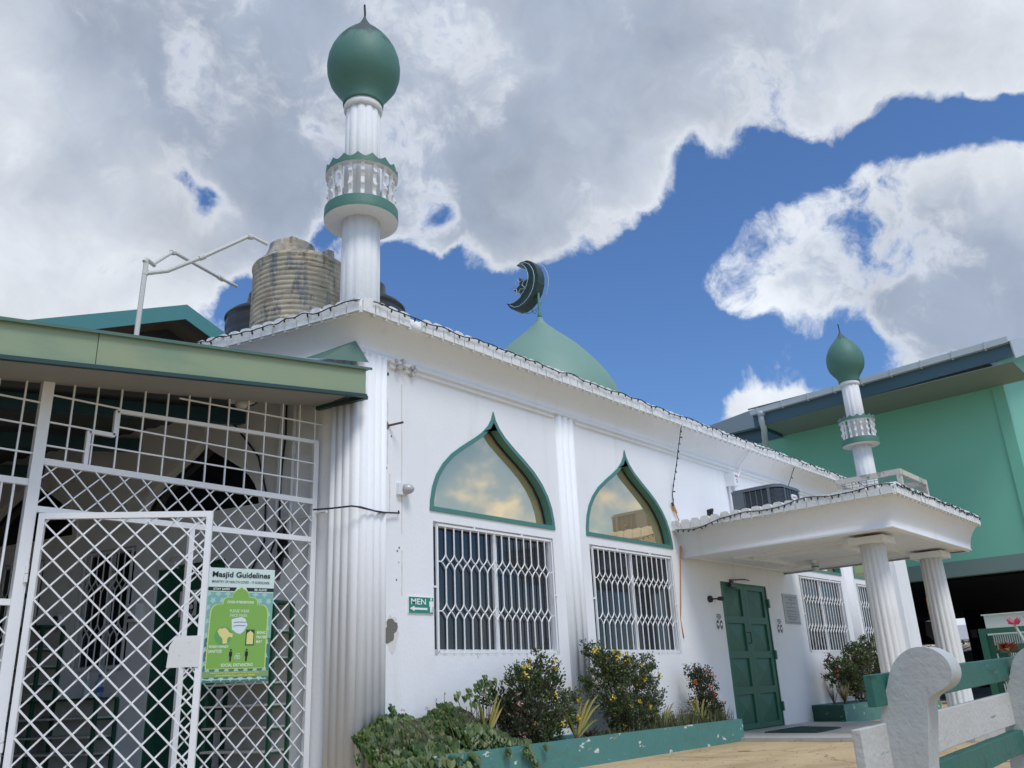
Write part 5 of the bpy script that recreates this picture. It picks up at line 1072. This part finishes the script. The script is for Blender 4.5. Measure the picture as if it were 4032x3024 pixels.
g=G(); g.prism(chaikin(P0,2),4.0,4.14,'x'); e1=build('bench_end',g,bw,bench)
bv=e1.modifiers.new('b','BEVEL'); bv.width=.022; bv.segments=3; bv.limit_method='ANGLE'; bv.angle_limit=R(50)
e2=e1.copy(); sc.collection.objects.link(e2); e2.parent=bench; e2.location=(2.16,0,.012); WO[e2.name]=WO[e1.name]
def board(y0,y1,x0,x1,z0,z1,m,nm='board'):
    g=G(); 
    n=14; prev=None
    for i in range(n+1):
        x=x0+(x1-x0)*i/n; j=lambda a:random.uniform(-a,a)*(0 if False else 1); zz=.024*(x-4)
        r=[g.P((x,y0+j(.0012),z0+zz+j(.002))),g.P((x,y0+j(.0012),z1+zz+j(.0015))),g.P((x,y1,z1+zz+j(.0015))),g.P((x,y1,z0+zz+j(.002)))]
        if prev:
            for k in range(4): g.F([prev[k],prev[(k+1)%4],r[(k+1)%4],r[k]])
        else: g.F(r[::-1])
        prev=r
    g.F(prev); o=build(nm,g,m,bench); b_=o.modifiers.new('b','BEVEL'); b_.width=.004; b_.segments=2; b_.limit_method='ANGLE'; b_.angle_limit=R(50); return o
board(1.405,1.442,3.86,6.95,-.142,-.012,bgm)
board(1.43,1.468,3.70,6.95,-.395,-.215,bwm)
board(1.40,1.46,4.02,6.75,-.545,-.425,bgm)
# bromeliads behind the bench
def brom(loc,lab,s=1,n=18):
    o=empty('red_bromeliad',loc,lab,'plant','red bromeliads behind the bench'); g=G(); b=Vector(loc)
    for k in range(n):
        a=random.uniform(0,6.28); d=Vector((math.cos(a),math.sin(a),random.uniform(.3,1.2))).normalized(); leafq(g,b,d,Vector((0,0,1)),.17*s*random.uniform(.6,1.1),.05*s,.5)
    build('rosette',g,leafmat('bromeliad_red',(.30,.05,.05),(.22,.05,.04),(.40,.34,.10),.3),o)
    g=G(); g.tube([(b.x,b.y,-.79),tuple(b)],.012,6); build('stalk',g,mat('stalk_green',(.10,.14,.06),.6),o); return o
def fl(loc,lab,s=.1):
    o=empty('red_flower',loc,lab,'flower','red flowers behind the bench'); g=G(); b=Vector(loc)
    for k in range(9):
        a=k*.7; leafq(g,b,Vector((math.cos(a)*.5,math.sin(a)*.9,.5+.5*math.sin(k))),rv(),s,s*.45,.3)
    build('petals',g,mat('crimson_petals',(.50,.05,.08),.5,var=.2),o); g=G(); g.tube([tuple(b),(b.x,b.y-.05,b.z-.16),(b.x,b.y-.08,b.z-.6),(b.x,b.y-.08,-.79)],.011,6); build('stalk',g,mat('pale_stalk',(.42,.46,.42),.6),o)
fl((8,1.70,.30),'crimson star flower on a pale stalk above the bench back',.075); fl((8.1,1.60,.33),'crimson flower cut by the right edge of the photo',.06)
brom((8.3,1.85,.10),'red and yellow bromeliad rosette in front of the slatted screen',.85,34)
brom((7.6,1.69,-.14),'red bromeliad half hidden below the green bench board',.8)
brom((6.9,1.62,-.42),'small brownish bromeliad between the white and lower green boards',.7)
# trees and hedges far off
def treeobj(x,y,h,r,lab,n=2600,ls=.35):
    o=empty('background_tree',(x,y,-.79),lab,'tree','trees beyond the buildings'); g=G(); g.tube([(x,y,-.79),(x+.2,y,h*.5),(x,y,h*.8)],[.18,.12,.05],7)
    for k in range(7): q=rv(); g.tube([(x,y,h*.45),(x+q.x*r*.7,y+q.y*r*.7,h*.7+q.z*r*.3)],[.07,.02],5)
    build('trunk',g,twig,o); g=G(); cs=[(Vector((x,y,h-r))+Vector((rv().x*r*.7,rv().y*r*.7,rv().z*r*.6)),r*random.uniform(.3,.55)) for _ in range(12)]
    for k in range(n):
        c,rr=random.choice(cs); leafq(g,c+rv()*rr*random.random()**.4,rv(),rv(),ls*random.uniform(.6,1.2),ls*.5)
    build('crown',g,treem,o)
treeobj(58,15.3,1.9,1.2,'small yellowish tree beyond the undercroft beside the shed',1800,.18)
treeobj(66,20.5,2.0,1.5,'low green tree seen through the undercroft left of the second column',1800,.2)
g=G()
for k in range(5000):
    x=random.uniform(52,54); yy=random.uniform(11,20); leafq(g,Vector((x,yy,random.uniform(-.79,.55+.3*noise.noise(Vector((yy*.6,0,0)))))),rv(),rv(),.22,.13)
build('hedge',g,treem,kind=None,label='low green hedge across the far side beyond the undercroft',cat='hedge')
g=G(); g.box(49,49.3,11.2,11.9,-.1,.35); g.box(49.4,49.9,10.6,11.4,-.3,-.1);
